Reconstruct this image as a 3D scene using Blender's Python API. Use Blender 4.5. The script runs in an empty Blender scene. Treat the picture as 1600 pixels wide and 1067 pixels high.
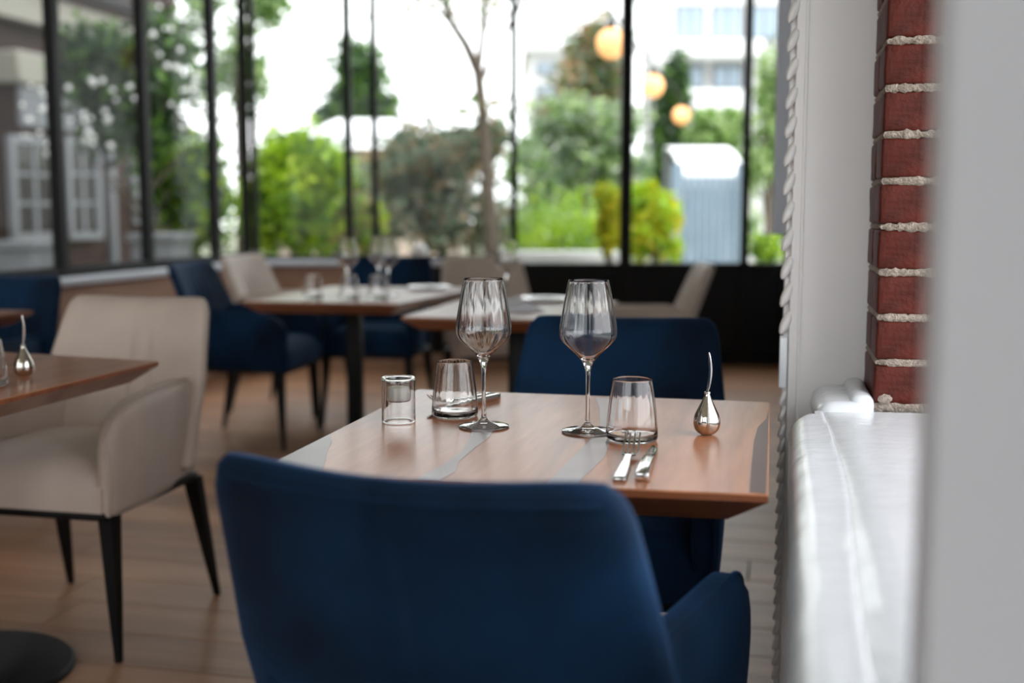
import bpy, bmesh, math, random
from mathutils import Vector, Matrix, noise
random.seed(7)
R = math.radians
# ------------------------------------------------------------------ camera, world, exposure
YAW, PITCH, FPX, CZ = R(12.8), R(6.45), 1800.0, 1.09
CX0, CY0 = 800.0, 533.5
scn = bpy.context.scene
COL = scn.collection
cam_d = bpy.data.cameras.new('camera')
cam_d.sensor_width = 36.0
cam_d.lens = 36.0 * FPX / 1600.0
cam_d.clip_start, cam_d.clip_end = 0.05, 300
cam_d.dof.use_dof = True
cam_d.dof.focus_distance = 1.80
cam_d.dof.aperture_fstop = 2.1
cam = bpy.data.objects.new('camera', cam_d)
COL.objects.link(cam)
cam.location = (0, 0, CZ)
cam.rotation_euler = (R(90) - PITCH, 0, YAW)
scn.camera = cam

world = bpy.data.worlds.new('overcast_sky')
scn.world = world
world.use_nodes = True
wn = world.node_tree
wn.nodes['Background'].inputs['Color'].default_value = (0.97, 0.97, 1.0, 1)
wn.nodes['Background'].inputs['Strength'].default_value = 1.0
vs = scn.view_settings
vs.view_transform = 'Standard'
vs.look = 'None'
vs.gamma = 1.0
vs.use_curve_mapping = False
vs.exposure = 2.0
scn.cycles.sample_clamp_indirect = 6.0
scn.cycles.max_bounces = 14
scn.cycles.transparent_max_bounces = 24

sun_d = bpy.data.lights.new('hazy_sun', 'SUN')
sun_d.energy = 0.6
sun_d.angle = R(25)
sun_d.color = (1.0, 0.96, 0.9)
sun = bpy.data.objects.new('hazy_sun', sun_d)
COL.objects.link(sun)
sun.rotation_euler = (R(32), R(-12), 0)

# ------------------------------------------------------------------ coordinate helpers
RT = Vector((math.cos(YAW), math.sin(YAW), 0))
FW = Vector((-math.sin(YAW), math.cos(YAW), 0))
def ray(px, py):
    c = Vector(((px - CX0) / FPX, -(py - CY0) / FPX, -1.0))
    v = RT * c.x + (FW * math.sin(PITCH) + Vector((0, 0, math.cos(PITCH)))) * c.y \
        + (FW * math.cos(PITCH) - Vector((0, 0, math.sin(PITCH)))) * 1.0
    return v
def onz(px, py, z):            # where a sight line meets the level z
    v = ray(px, py); t = (z - CZ) / v.z
    return Vector((v.x * t, v.y * t, z))
def far(px, py, D):            # the point of a sight line at ground distance D ahead
    v = ray(px, py); t = D / v.dot(FW)
    return Vector((v.x * t, v.y * t, CZ + v.z * t))
def LD(l, d, z=0.0):
    p = RT * l + FW * d
    return Vector((p.x, p.y, z))

# ------------------------------------------------------------------ object helpers
def link(name, me, parent=None, loc=None, rz=0.0):
    o = bpy.data.objects.new(name, me)
    COL.objects.link(o)
    if loc is not None: o.location = loc
    if rz: o.rotation_euler = (0, 0, rz)
    if parent is not None: o.parent = parent
    return o
def tag(o, label=None, cat=None, group=None, kind=None):
    if label: o['label'] = label
    if cat: o['category'] = cat
    if group: o['group'] = group
    if kind: o['kind'] = kind
    return o
def empty(name, loc=(0, 0, 0), rz=0.0, label=None, cat=None, group=None, kind=None):
    o = bpy.data.objects.new(name, None)
    o.empty_display_size = 0.1
    COL.objects.link(o)
    o.location = loc
    o.rotation_euler = (0, 0, rz)
    return tag(o, label, cat, group, kind)
def mesh_bm(bm, name, mat, smooth=True, angle=40):
    me = bpy.data.meshes.new(name)
    bmesh.ops.remove_doubles(bm, verts=bm.verts, dist=1e-6)
    bmesh.ops.recalc_face_normals(bm, faces=bm.faces)
    if all(e.is_manifold for e in bm.edges) and bm.calc_volume(signed=True) < 0:
        bmesh.ops.reverse_faces(bm, faces=bm.faces)
    bm.to_mesh(me); bm.free()
    if mat is not None: me.materials.append(mat)
    if smooth:
        me.shade_smooth()
        me.set_sharp_from_angle(angle=R(angle))
    return me
def obj_bm(name, bm, mat, parent=None, loc=None, rz=0.0, smooth=True, angle=40):
    return link(name, mesh_bm(bm, name, mat, smooth, angle), parent, loc, rz)
def box_into(bm, lo, hi, bev=0.0, seg=2):
    r = bmesh.ops.create_cube(bm, size=1.0)
    vs_ = r['verts']
    for v in vs_:
        v.co = Vector([lo[i] + (v.co[i] + 0.5) * (hi[i] - lo[i]) for i in range(3)])
    if bev > 0:
        es = list({e for v in vs_ for e in v.link_edges})
        bmesh.ops.bevel(bm, geom=es, offset=bev, segments=seg, profile=0.5, affect='EDGES')
    return vs_
def box(name, lo, hi, mat, parent=None, bev=0.0, seg=2, loc=None, rz=0.0):
    bm = bmesh.new(); box_into(bm, lo, hi, bev, seg)
    return obj_bm(name, bm, mat, parent, loc, rz)
def lathe_bm(prof, n=48, rib=None):
    """prof: (r, z) points; rib(i_profile, theta)->extra radius"""
    bm = bmesh.new(); rings = []
    for i, (r, z) in enumerate(prof):
        if r < 1e-6:
            rings.append([bm.verts.new((0, 0, z))]); continue
        ring = []
        for k in range(n):
            a = 2 * math.pi * k / n
            rr = r + (rib(i, a) if rib else 0)
            ring.append(bm.verts.new((rr * math.cos(a), rr * math.sin(a), z)))
        rings.append(ring)
    for a, b in zip(rings, rings[1:]):
        if len(a) == 1 and len(b) == 1: continue
        for k in range(n):
            k2 = (k + 1) % n
            if len(a) == 1: bm.faces.new((a[0], b[k], b[k2]))
            elif len(b) == 1: bm.faces.new((a[k], a[k2], b[0]))
            else: bm.faces.new((a[k], a[k2], b[k2], b[k]))
    return bm
def catmull(P, sub=4):
    out = []
    n = len(P)
    for i in range(n - 1):
        p0, p1, p2, p3 = P[max(0, i - 1)], P[i], P[i + 1], P[min(n - 1, i + 2)]
        def dist(a, b): return max(1e-6, math.hypot(a[0] - b[0], a[1] - b[1])) ** 0.5
        t0 = 0.0; t1 = t0 + dist(p0, p1); t2 = t1 + dist(p1, p2); t3 = t2 + dist(p2, p3)
        for k in range(sub):
            t = t1 + (t2 - t1) * k / sub
            r = []
            for c in (0, 1):
                A1 = (t1 - t) / (t1 - t0) * p0[c] + (t - t0) / (t1 - t0) * p1[c]
                A2 = (t2 - t) / (t2 - t1) * p1[c] + (t - t1) / (t2 - t1) * p2[c]
                A3 = (t3 - t) / (t3 - t2) * p2[c] + (t - t2) / (t3 - t2) * p3[c]
                B1 = (t2 - t) / (t2 - t0) * A1 + (t - t0) / (t2 - t0) * A2
                B2 = (t3 - t) / (t3 - t1) * A2 + (t - t1) / (t3 - t1) * A3
                r.append((t2 - t) / (t2 - t1) * B1 + (t - t1) / (t2 - t1) * B2)
            out.append((max(0.0, r[0]), r[1]) if k else P[i])
    out.append(P[-1])
    return out
def tube_into(bm, pts, radii, n=8, cap=True):
    pts = [Vector(p) for p in pts]
    if not hasattr(radii, '__len__'): radii = [radii] * len(pts)
    rings = []
    up = Vector((0.13, 0.21, 1)).normalized()
    for i, p in enumerate(pts):
        t = (pts[min(i + 1, len(pts) - 1)] - pts[max(i - 1, 0)]).normalized()
        u = t.cross(up)
        if u.length < 0.05: u = t.cross(Vector((1, 0, 0)))
        u.normalize(); w = t.cross(u)
        rings.append([bm.verts.new(p + (u * math.cos(2 * math.pi * k / n) + w * math.sin(2 * math.pi * k / n)) * radii[i]) for k in range(n)])
    for a, b in zip(rings, rings[1:]):
        for k in range(n):
            bm.faces.new((a[k], a[(k + 1) % n], b[(k + 1) % n], b[k]))
    if cap:
        bm.faces.new(rings[0]); bm.faces.new(rings[-1])
def tube(name, pts, radii, mat, parent=None, n=8):
    bm = bmesh.new(); tube_into(bm, pts, radii, n)
    return obj_bm(name, bm, mat, parent)
def prism(name, poly, z0, z1, mat, parent=None, bev=0.0):
    bm = bmesh.new()
    a = [bm.verts.new((p[0], p[1], z0)) for p in poly]
    b = [bm.verts.new((p[0], p[1], z1)) for p in poly]
    n = len(poly)
    bm.faces.new(a); bm.faces.new(b)
    for k in range(n): bm.faces.new((a[k], a[(k + 1) % n], b[(k + 1) % n], b[k]))
    if bev: bmesh.ops.bevel(bm, geom=list(bm.edges), offset=bev, segments=2, profile=0.5, affect='EDGES')
    return obj_bm(name, bm, mat, parent)
def subsurf(o, lv=2):
    m = o.modifiers.new('subsurf', 'SUBSURF'); m.levels = lv; m.render_levels = lv
    return o
def copy_tree(o, parent=None):
    c = o.copy(); COL.objects.link(c); c.parent = parent
    for ch in list(o.children): copy_tree(ch, c)
    return c

# ------------------------------------------------------------------ materials
def base_mat(name):
    m = bpy.data.materials.new(name); m.use_nodes = True
    return m, m.node_tree.nodes, m.node_tree.links, m.node_tree.nodes['Principled BSDF']
def plain(name, col, rough=0.5, metal=0.0, var=0.0, scale=20.0, bump=0.0, bscale=None, coat=0.0, sheen=0.0, spec=0.5, sheen_tint=None):
    m, n, l, p = base_mat(name)
    p.inputs['Roughness'].default_value = rough
    p.inputs['Metallic'].default_value = metal
    p.inputs['Coat Weight'].default_value = coat
    p.inputs['Coat Roughness'].default_value = 0.1
    p.inputs['Sheen Weight'].default_value = sheen
    p.inputs['Specular IOR Level'].default_value = spec
    if sheen_tint: p.inputs['Sheen Tint'].default_value = (*sheen_tint, 1)
    tc = n.new('ShaderNodeTexCoord')
    nz = n.new('ShaderNodeTexNoise'); nz.inputs['Scale'].default_value = scale; nz.inputs['Detail'].default_value = 4
    l.new(tc.outputs['Object'], nz.inputs['Vector'])
    rp = n.new('ShaderNodeValToRGB')
    rp.color_ramp.elements[0].position = 0.3; rp.color_ramp.elements[1].position = 0.7
    rp.color_ramp.elements[0].color = (*[max(0, c * (1 - var)) for c in col], 1)
    rp.color_ramp.elements[1].color = (*[min(1, c * (1 + var)) for c in col], 1)
    l.new(nz.outputs['Fac'], rp.inputs['Fac'])
    l.new(rp.outputs['Color'], p.inputs['Base Color'])
    if bump:
        nb = n.new('ShaderNodeTexNoise'); nb.inputs['Scale'].default_value = bscale or scale * 4; nb.inputs['Detail'].default_value = 6
        l.new(tc.outputs['Object'], nb.inputs['Vector'])
        b = n.new('ShaderNodeBump'); b.inputs['Strength'].default_value = bump; b.inputs['Distance'].default_value = 0.01
        l.new(nb.outputs['Fac'], b.inputs['Height']); l.new(b.outputs['Normal'], p.inputs['Normal'])
    return m
def wood(name, c1, c2, axis=1, rough=0.35, coat=0.3, stretch=0.12, scale=14.0, rnd=0.0, bump=0.05):
    m, n, l, p = base_mat(name)
    p.inputs['Roughness'].default_value = rough
    p.inputs['Coat Weight'].default_value = coat
    p.inputs['Coat Roughness'].default_value = 0.12
    tc = n.new('ShaderNodeTexCoord'); mp = n.new('ShaderNodeMapping')
    s = [1, 1, 1]; s[axis] = stretch
    mp.inputs['Scale'].default_value = s
    l.new(tc.outputs['Object'], mp.inputs['Vector'])
    oi = n.new('ShaderNodeObjectInfo')
    ad = n.new('ShaderNodeVectorMath'); ad.operation = 'MULTIPLY_ADD'
    ad.inputs[1].default_value = (1, 1, 1)
    cb = n.new('ShaderNodeMath'); cb.operation = 'MULTIPLY'; cb.inputs[1].default_value = 37.0 if rnd else 0.0
    l.new(oi.outputs['Random'], cb.inputs[0])
    l.new(mp.outputs['Vector'], ad.inputs[0]); l.new(cb.outputs[0], ad.inputs[2])
    nz = n.new('ShaderNodeTexNoise'); nz.inputs['Scale'].default_value = scale; nz.inputs['Detail'].default_value = 7; nz.inputs['Distortion'].default_value = 0.6
    l.new(ad.outputs[0], nz.inputs['Vector'])
    n2 = n.new('ShaderNodeTexNoise'); n2.inputs['Scale'].default_value = scale * 9; n2.inputs['Detail'].default_value = 3
    l.new(ad.outputs[0], n2.inputs['Vector'])
    mx = n.new('ShaderNodeMath'); mx.operation = 'MULTIPLY_ADD'; mx.inputs[1].default_value = 0.35
    l.new(n2.outputs['Fac'], mx.inputs[0]); l.new(nz.outputs['Fac'], mx.inputs[2])
    rp = n.new('ShaderNodeValToRGB')
    rp.color_ramp.elements[0].position = 0.42; rp.color_ramp.elements[1].position = 0.85
    rp.color_ramp.elements[0].color = (*c2, 1); rp.color_ramp.elements[1].color = (*c1, 1)
    l.new(mx.outputs[0], rp.inputs['Fac'])
    hsv = n.new('ShaderNodeHueSaturation')
    mr = n.new('ShaderNodeMapRange')
    mr.inputs['To Min'].default_value = 1 - rnd; mr.inputs['To Max'].default_value = 1 + rnd
    l.new(oi.outputs['Random'], mr.inputs['Value']); l.new(mr.outputs['Result'], hsv.inputs['Value'])
    l.new(rp.outputs['Color'], hsv.inputs['Color']); l.new(hsv.outputs['Color'], p.inputs['Base Color'])
    b = n.new('ShaderNodeBump'); b.inputs['Strength'].default_value = bump; b.inputs['Distance'].default_value = 0.003
    l.new(mx.outputs[0], b.inputs['Height']); l.new(b.outputs['Normal'], p.inputs['Normal'])
    return m
def glass_mat(name, col=(1, 1, 1), rough=0.0, ior=1.47):
    m, n, l, p = base_mat(name)
    p.inputs['Base Color'].default_value = (*col, 1)
    p.inputs['Transmission Weight'].default_value = 1.0
    p.inputs['Roughness'].default_value = rough
    p.inputs['IOR'].default_value = ior
    return m
def pane_mat(name, tint=(0.95, 0.97, 0.96), refl=0.13):
    m = bpy.data.materials.new(name); m.use_nodes = True
    n, l = m.node_tree.nodes, m.node_tree.links
    n.clear()
    out = n.new('ShaderNodeOutputMaterial'); mix = n.new('ShaderNodeMixShader')
    tr = n.new('ShaderNodeBsdfTransparent'); tr.inputs['Color'].default_value = (*tint, 1)
    gl = n.new('ShaderNodeBsdfGlossy'); gl.inputs['Roughness'].default_value = 0.0
    fr = n.new('ShaderNodeLayerWeight'); fr.inputs['Blend'].default_value = 0.5
    pw = n.new('ShaderNodeMath'); pw.operation = 'POWER'; pw.inputs[1].default_value = 5.0
    l.new(fr.outputs['Facing'], pw.inputs[0])
    mu = n.new('ShaderNodeMath'); mu.operation = 'MULTIPLY_ADD'; mu.inputs[1].default_value = 0.96 * refl; mu.inputs[2].default_value = 0.04 * refl
    l.new(pw.outputs[0], mu.inputs[0])
    l.new(mu.outputs[0], mix.inputs['Fac']); l.new(tr.outputs[0], mix.inputs[1]); l.new(gl.outputs[0], mix.inputs[2])
    l.new(mix.outputs[0], out.inputs['Surface'])
    return m
def leaf_mat(name, c1, c2, rough=0.45):
    m, n, l, p = base_mat(name)
    p.inputs['Roughness'].default_value = rough
    tc = n.new('ShaderNodeTexCoord')
    nz = n.new('ShaderNodeTexNoise'); nz.inputs['Scale'].default_value = 2.2; nz.inputs['Detail'].default_value = 3
    l.new(tc.outputs['Object'], nz.inputs['Vector'])
    rp = n.new('ShaderNodeValToRGB')
    rp.color_ramp.elements[0].position = 0.35; rp.color_ramp.elements[1].position = 0.65
    rp.color_ramp.elements[0].color = (*c1, 1); rp.color_ramp.elements[1].color = (*c2, 1)
    l.new(nz.outputs['Fac'], rp.inputs['Fac'])
    l.new(rp.outputs['Color'], p.inputs['Base Color'])
    tl = n.new('ShaderNodeBsdfTranslucent'); l.new(rp.outputs['Color'], tl.inputs['Color'])
    mix = n.new('ShaderNodeMixShader'); mix.inputs['Fac'].default_value = 0.4
    out = n['Material Output']
    l.new(p.outputs[0], mix.inputs[1]); l.new(tl.outputs[0], mix.inputs[2]); l.new(mix.outputs[0], out.inputs['Surface'])
    return m
def emit_mat(name, col, s):
    m, n, l, p = base_mat(name)
    p.inputs['Base Color'].default_value = (*col, 1)
    p.inputs['Emission Color'].default_value = (*col, 1)
    p.inputs['Emission Strength'].default_value = s
    return m
def brick_tex(name, c1, c2, mortar, scale=4.0):
    m, n, l, p = base_mat(name)
    p.inputs['Roughness'].default_value = 0.85
    tc = n.new('ShaderNodeTexCoord'); mp = n.new('ShaderNodeMapping')
    mp.inputs['Rotation'].default_value = (R(90), 0, R(90))
    l.new(tc.outputs['Object'], mp.inputs['Vector'])
    b = n.new('ShaderNodeTexBrick'); b.inputs['Scale'].default_value = scale
    b.inputs['Color1'].default_value = (*c1, 1); b.inputs['Color2'].default_value = (*c2, 1); b.inputs['Mortar'].default_value = (*mortar, 1)
    sw = n.new('ShaderNodeSeparateXYZ'); cb = n.new('ShaderNodeCombineXYZ')
    l.new(tc.outputs['Object'], sw.inputs[0]); l.new(sw.outputs['Y'], cb.inputs['X']); l.new(sw.outputs['Z'], cb.inputs['Y'])
    l.new(cb.outputs[0], b.inputs['Vector'])
    l.new(b.outputs['Color'], p.inputs['Base Color'])
    return m

M = {}
M['navy'] = plain('navy_velvet', (0.0016, 0.0150, 0.042), 0.75, var=0.85, scale=4.5, bump=0.12, bscale=260, sheen=0.22, sheen_tint=(0.15, 0.4, 0.9), spec=0.15)
M['cream'] = plain('cream_fabric', (0.55, 0.45, 0.385), 0.55, var=0.06, scale=9, bump=0.12, bscale=420, sheen=0.15)
M['black'] = plain('black_metal', (0.003, 0.003, 0.0033), 0.5, spec=0.2)
M['dark_seam'] = plain('dark_piping', (0.01, 0.01, 0.012), 0.6)
M['table'] = wood('walnut_table', (0.43, 0.175, 0.082), (0.19, 0.064, 0.028), axis=1, rough=0.34, coat=0.12, scale=9, stretch=0.10)
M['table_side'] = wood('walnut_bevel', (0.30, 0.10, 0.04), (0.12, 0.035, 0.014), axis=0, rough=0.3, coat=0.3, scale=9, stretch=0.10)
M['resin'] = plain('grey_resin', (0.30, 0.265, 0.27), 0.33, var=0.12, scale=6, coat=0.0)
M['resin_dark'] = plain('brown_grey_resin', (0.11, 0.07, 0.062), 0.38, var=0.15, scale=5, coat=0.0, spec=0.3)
M['plank'] = wood('oak_plank', (0.47, 0.255, 0.145), (0.27, 0.135, 0.072), axis=0, rough=0.42, coat=0.03, scale=7, stretch=0.08, rnd=0.16)
M['sub'] = plain('dark_gap', (0.05, 0.03, 0.02), 0.9)
M['white'] = plain('white_gloss_paint', (0.75, 0.79, 0.83), 0.25, var=0.03, scale=14, bump=0.22, bscale=38, coat=0.3)
M['casing'] = plain('warm_white_paint', (0.76, 0.74, 0.73), 0.45, var=0.02, scale=4)
M['wall'] = plain('white_wall_paint', (0.70, 0.73, 0.78), 0.6, var=0.02, scale=3)
M['ceil'] = plain('ceiling_paint', (0.80, 0.80, 0.78), 0.8)
M['frame'] = plain('black_window_frame', (0.003, 0.003, 0.0033), 0.45, spec=0.2)
M['sill'] = plain('pale_sill', (0.62, 0.66, 0.74), 0.4)
M['lowwall'] = wood('tan_wood_panel', (0.42, 0.25, 0.17), (0.28, 0.155, 0.10), axis=1, rough=0.5, coat=0.05, scale=5)
M['pane'] = pane_mat('window_glass')
M['glass'] = glass_mat('clear_glass')
M['brick'] = plain('sealed_red_brick', (0.078, 0.0115, 0.006), 0.5, var=0.5, scale=22, bump=0.35, bscale=70, spec=0.22)
M['mortar'] = plain('rough_mortar', (0.42, 0.35, 0.29), 0.95, var=0.35, scale=120, bump=1.0, bscale=240)
M['steel'] = plain('polished_steel', (0.72, 0.71, 0.69), 0.10, metal=1.0)
M['chrome'] = plain('polished_chrome', (0.70, 0.66, 0.60), 0.05, metal=1.0)
M['wax'] = plain('candle_wax', (0.92, 0.89, 0.80), 0.45)
_p = M['wax'].node_tree.nodes['Principled BSDF']
_p.inputs['Subsurface Weight'].default_value = 0.7
_p.inputs['Subsurface Radius'].default_value = (0.02, 0.017, 0.012)
_p.inputs['Subsurface Scale'].default_value = 1.0
M['cloth'] = plain('white_napkin', (0.75, 0.77, 0.82), 0.8, bump=0.1)
M['china'] = plain('white_china', (0.8, 0.8, 0.8), 0.15, coat=0.4)
M['panel_grey'] = plain('pale_grey_panel', (0.52, 0.55, 0.62), 0.5)

# ================================================================== SETTING
DB = 8.1                                   # distance of the back glazing
LX = -3.57                                 # left glazing
CEIL = 3.05
SILLZ = 0.75
CORN = far(378, 400, DB); CORN = Vector((LX, CORN.y + (CORN.x - LX) * 0.0, 0))
# back wall line: all points with P.FW = DB ; where it meets x = LX
yb = (DB - LX * FW.x) / FW.y
CORN = Vector((LX, yb, 0))
XR = 0.10                                  # right wall inner face
YF = -2.6                                  # wall behind the camera
yr = (DB - XR * FW.x) / FW.y
CORN_R = Vector((XR, yr, 0))

# floor of single oak boards
floor = box('floor', (-3.75, YF - 0.1, -0.06), (0.6, 8.5, -0.012), M['sub'])
tag(floor, kind='structure')
PW, PL = 0.20, 2.2
bm = bmesh.new(); box_into(bm, (0, 0.0015, -0.02), (PL - 0.003, PW - 0.0015, 0.0), 0.002, 1)
plank_me = mesh_bm(bm, 'plank', M['plank'])
y = YF; row = 0
while y < 8.3:
    off = (row * 0.83 + 0.37 * (row % 3)) % PL
    x = -3.75 - off
    while x < 0.35:
        o = link('plank', plank_me, floor, (x, y, 0))
        if x < -3.75:                                # boards are cut at the wall
            o.scale.x = (PL + x + 3.75) / PL; o.location.x = -3.75
        elif x + PL > 0.42:
            o.scale.x = (0.42 - x) / PL
        x += PL
    y += PW; row += 1
ceiling = tag(box('ceiling', (-3.75, YF - 0.1, CEIL), (0.6, 8.6, CEIL + 0.1), M['ceil']), kind='structure')

# left low wall, sill and glazing along x = LX
wl = tag(box('wall_left', (LX - 0.14, YF, 0), (LX, yb + 0.02, SILLZ - 0.04), M['sub']), kind='structure')
z = 0.09
nb = 4
for k in range(nb):
    h = (SILLZ - 0.05 - z) / nb
    box('panel_board', (LX, YF, z + k * h + 0.003), (LX + 0.018, yb - 0.02, z + (k + 1) * h - 0.003), M['lowwall'], wl, 0.003, 1)
tag(box('baseboard_left', (LX, YF, 0), (LX + 0.022, yb - 0.02, 0.088), M['lowwall'], bev=0.004), kind='structure')
tag(box('trim_1', (LX - 0.16, YF, SILLZ - 0.038), (LX + 0.09, yb - 0.01, SILLZ), M['sill'], bev=0.008), kind='structure')
w1 = empty('window_1', (LX, 0, 0), kind='structure')
mull_y = [5.31 - 0.85 * k for k in range(9, 0, -1)] + [5.31, 6.16, 7.01]
mull_y = [v for v in mull_y if v > YF]
GZ0, GZ1 = SILLZ, CEIL - 0.02
edges_y = [YF + 0.03] + mull_y + [yb - 0.02]
for my in edges_y:
    w = 0.030 if abs(my - yb) > 0.1 else 0.018
    box('mullion', (LX - 0.06, my - w, GZ0), (LX, my + w, GZ1), M['frame'], None, 0.004, 1).parent = w1
for o in list(w1.children): o.location.x -= LX       # keep world place under the empty
for a, b in zip(edges_y, edges_y[1:]):
    o = box('pane', (-0.034, a + 0.03, GZ0 + 0.05), (-0.028, b - 0.03, GZ1 - 0.05), M['pane'], w1)
    r_ = box('rail', (-0.055, a + 0.03, GZ0), (-0.005, b - 0.03, GZ0 + 0.055), M['frame'], w1, 0.003, 1)
    r_ = box('rail', (-0.055, a + 0.03, GZ1 - 0.06), (-0.005, b - 0.03, GZ1), M['frame'], w1, 0.003, 1)

# back glazing, built in a frame turned with the wall: u along the wall, v outward
BW = LD(0, DB)                             # origin on the wall
def back(name, u0, u1, z0, z1, v0, v1, mat, parent, bev=0.0):
    return box(name, (u0, v0, z0), (u1, v1, z1), mat, parent, bev, 1)
uL = (CORN - BW).dot(RT); uR = (CORN_R - BW).dot(RT)
def U(px): return (px - CX0) / FPX * DB / (math.cos(PITCH)) * 1.0
def upx(px, py=350): return far(px, py, DB).dot(RT)
wb = empty('wall_back', BW, YAW, kind='structure')
u_mid = upx(806)
back('low_wall', uL, u_mid, 0, SILLZ - 0.04, 0.0, 0.14, M['sub'], wb)
u_tan = upx(598)
for k in range(4):
    h = (SILLZ - 0.14) / 4
    back('panel_board', uL + 0.03, u_tan, 0.09 + k * h + 0.003, 0.09 + (k + 1) * h - 0.003, -0.018, 0.0, M['lowwall'], wb, 0.003)
back('panel_board', u_tan, u_mid - 0.03, 0.09, SILLZ - 0.05, -0.018, 0.0, M['frame'], wb, 0.003)
back('baseboard', uL + 0.03, u_mid, 0, 0.088, -0.022, 0.0, M['lowwall'], wb, 0.004)
t2 = empty('trim_2', BW, YAW, kind='structure')
back('sill_board', uL, u_mid - 0.02, SILLZ - 0.038, SILLZ, -0.09, 0.15, M['sill'], t2, 0.008)
w2 = empty('window_2', BW, YAW, kind='structure')
mu = [(uL + 0.022, 0.020), (upx(545), 0.026), (upx(586), 0.022), (upx(803), 0.024)]
for u, w in mu:
    back('mullion', u - w, u + w, GZ0, GZ1, 0.0, 0.06, M['frame'], w2, 0.004)
for (a, wa), (b, wb_) in zip(mu, mu[1:]):
    back('pane', a + wa, b - wb_, GZ0 + 0.045, GZ1 - 0.05, 0.028, 0.034, M['pane'], w2)
    back('rail', a + wa, b - wb_, GZ0, GZ0 + 0.03, 0.005, 0.055, M['frame'], w2, 0.003)
    back('rail', a + wa, b - wb_, GZ1 - 0.06, GZ1, 0.005, 0.055, M['frame'], w2, 0.003)
d1 = empty('door_1', BW, YAW, kind='structure')
du = [(upx(803) + 0.024, 0.0), (upx(978), 0.042), (upx(1165), 0.028), (uR - 0.0, 0.03)]
for u, w in du[1:]:
    back('door_stile', u - w, u + w, 0, GZ1, 0.0, 0.06, M['frame'], d1, 0.004)
for (a, wa), (b, wb_) in zip(du, du[1:]):
    back('door_panel', a + wa, b - wb_, 0.12, 0.66, 0.012, 0.05, M['frame'], d1, 0.006)
    back('door_rail', a + wa, b - wb_, 0.0, 0.12, 0.0, 0.06, M['frame'], d1, 0.003)
    back('door_rail', a + wa, b - wb_, 0.66, 0.73, 0.0, 0.06, M['frame'], d1, 0.003)
    back('door_rail', a + wa, b - wb_, GZ1 - 0.07, GZ1, 0.0, 0.06, M['frame'], d1, 0.003)
    back('pane', a + wa, b - wb_, 0.73, GZ1 - 0.07, 0.028, 0.034, M['pane'], d1)

# wall behind the camera with a wide window
wfr = empty('wall_front', (0, YF, 0), kind='structure')
RX0, RX1, RZ0, RZ1 = -3.0, 0.0, 0.7, 2.9
box('wall_pier', (-3.7, -0.14, 0), (RX0, 0, CEIL), M['wall'], wfr)
box('wall_pier', (RX1, -0.14, 0), (0.5, 0, CEIL), M['wall'], wfr)
box('low_wall', (RX0, -0.14, 0), (RX1, 0, RZ0), M['wall'], wfr)
box('lintel', (RX0, -0.14, RZ1), (RX1, 0, CEIL), M['wall'], wfr)
w4 = empty('window_3', (0, YF, 0), kind='structure')
for k in range(5):
    xx = RX0 + (RX1 - RX0) * k / 4
    box('mullion', (xx - 0.03, -0.1, RZ0), (xx + 0.03, -0.04, RZ1), M['frame'], w4, 0.004, 1)
for k in range(4):
    a = RX0 + (RX1 - RX0) * k / 4
    box('pane', (a + 0.03, -0.073, RZ0), (a + (RX1 - RX0) / 4 - 0.03, -0.067, RZ1), M['pane'], w4)

# right wall: a deep opening with a painted ledge, brick pier and casing
XW = 0.079
YO0, YO1 = 0.66, 1.99                      # the opening along y
ZS = 0.762
wr = empty('wall_right', (0, 0, 0), kind='structure')
box('wall_pier', (0.40, YF, 0), (0.56, YO0, CEIL), M['wall'], wr, 0.006)
box('wall_post', (0.0795, 0.60, 0), (0.41, 0.66, CEIL), M['wall'], wr, 0.006)
box('low_wall', (XW + 0.02, YO0 - 0.02, 0), (0.42, YO1 + 0.25, ZS - 0.10), M['wall'], wr)
box('lintel', (XW, YO0, 2.0), (0.5, YO1, CEIL), M['wall'], wr)
box('wall_pier', (XR, 2.36, 0), (0.5, yr + 0.1, CEIL), M['wall'], wr)
# ---- ledge
bm = bmesh.new()
NY, prof = 60, []
# cross-section (x, z): bullnose on the room side, a worn ridge, then the flat
xs0 = 0.008
for k in range(9):
    a = R(200 - 110 * k / 8 * 1.0)
    prof.append((xs0 + 0.034 + 0.034 * math.cos(a), ZS - 0.038 + 0.034 * math.sin(a)))
prof += [(0.055, ZS - 0.004), (0.068, ZS - 0.0025), (0.0735, ZS - 0.0015), (0.0765, ZS - 0.0045), (0.080, ZS - 0.0015), (0.12, ZS), (0.17, ZS), (0.22, ZS), (0.28, ZS), (0.42, ZS), (0.42, ZS - 0.085), (xs0 + 0.02, ZS - 0.085)]
rings = []
y0, y1 = 0.66, YO1 - 0.03
for j in range(NY + 1):
    t = j / NY
    yy = y0 + (y1 - y0) * t
    ring = []
    shrink = 0.0
    for i, (px_, pz_) in enumerate(prof):
        d = noise.noise(Vector((px_ * 16, yy * 5, 3.1))) * 0.0022 + noise.noise(Vector((px_ * 40, yy * 17, 9.1))) * 0.0012
        xx = px_ + (0.006 * math.sin(yy * 5.3) * (0.068 <= px_ <= 0.085)) + noise.noise(Vector((1.7, yy * 4, 0))) * 0.002
        e = max(0.0, (t - 0.955) / 0.045)          # rounded far end of the nose
        zz = pz_ + d
        if px_ < 0.055: xx = xx + (0.035 * (1 - math.sqrt(max(0, 1 - e * e))))
        ring.append(bm.verts.new((xx + 0.012 * yy * max(0, 1 - px_ / 0.2), yy, zz)))
    rings.append(ring)
for a, b in zip(rings, rings[1:]):
    n = len(a)
    for k in range(n): bm.faces.new((a[k], a[(k + 1) % n], b[(k + 1) % n], b[k]))
bm.faces.new(rings[0]); bm.faces.new(rings[-1])
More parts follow.
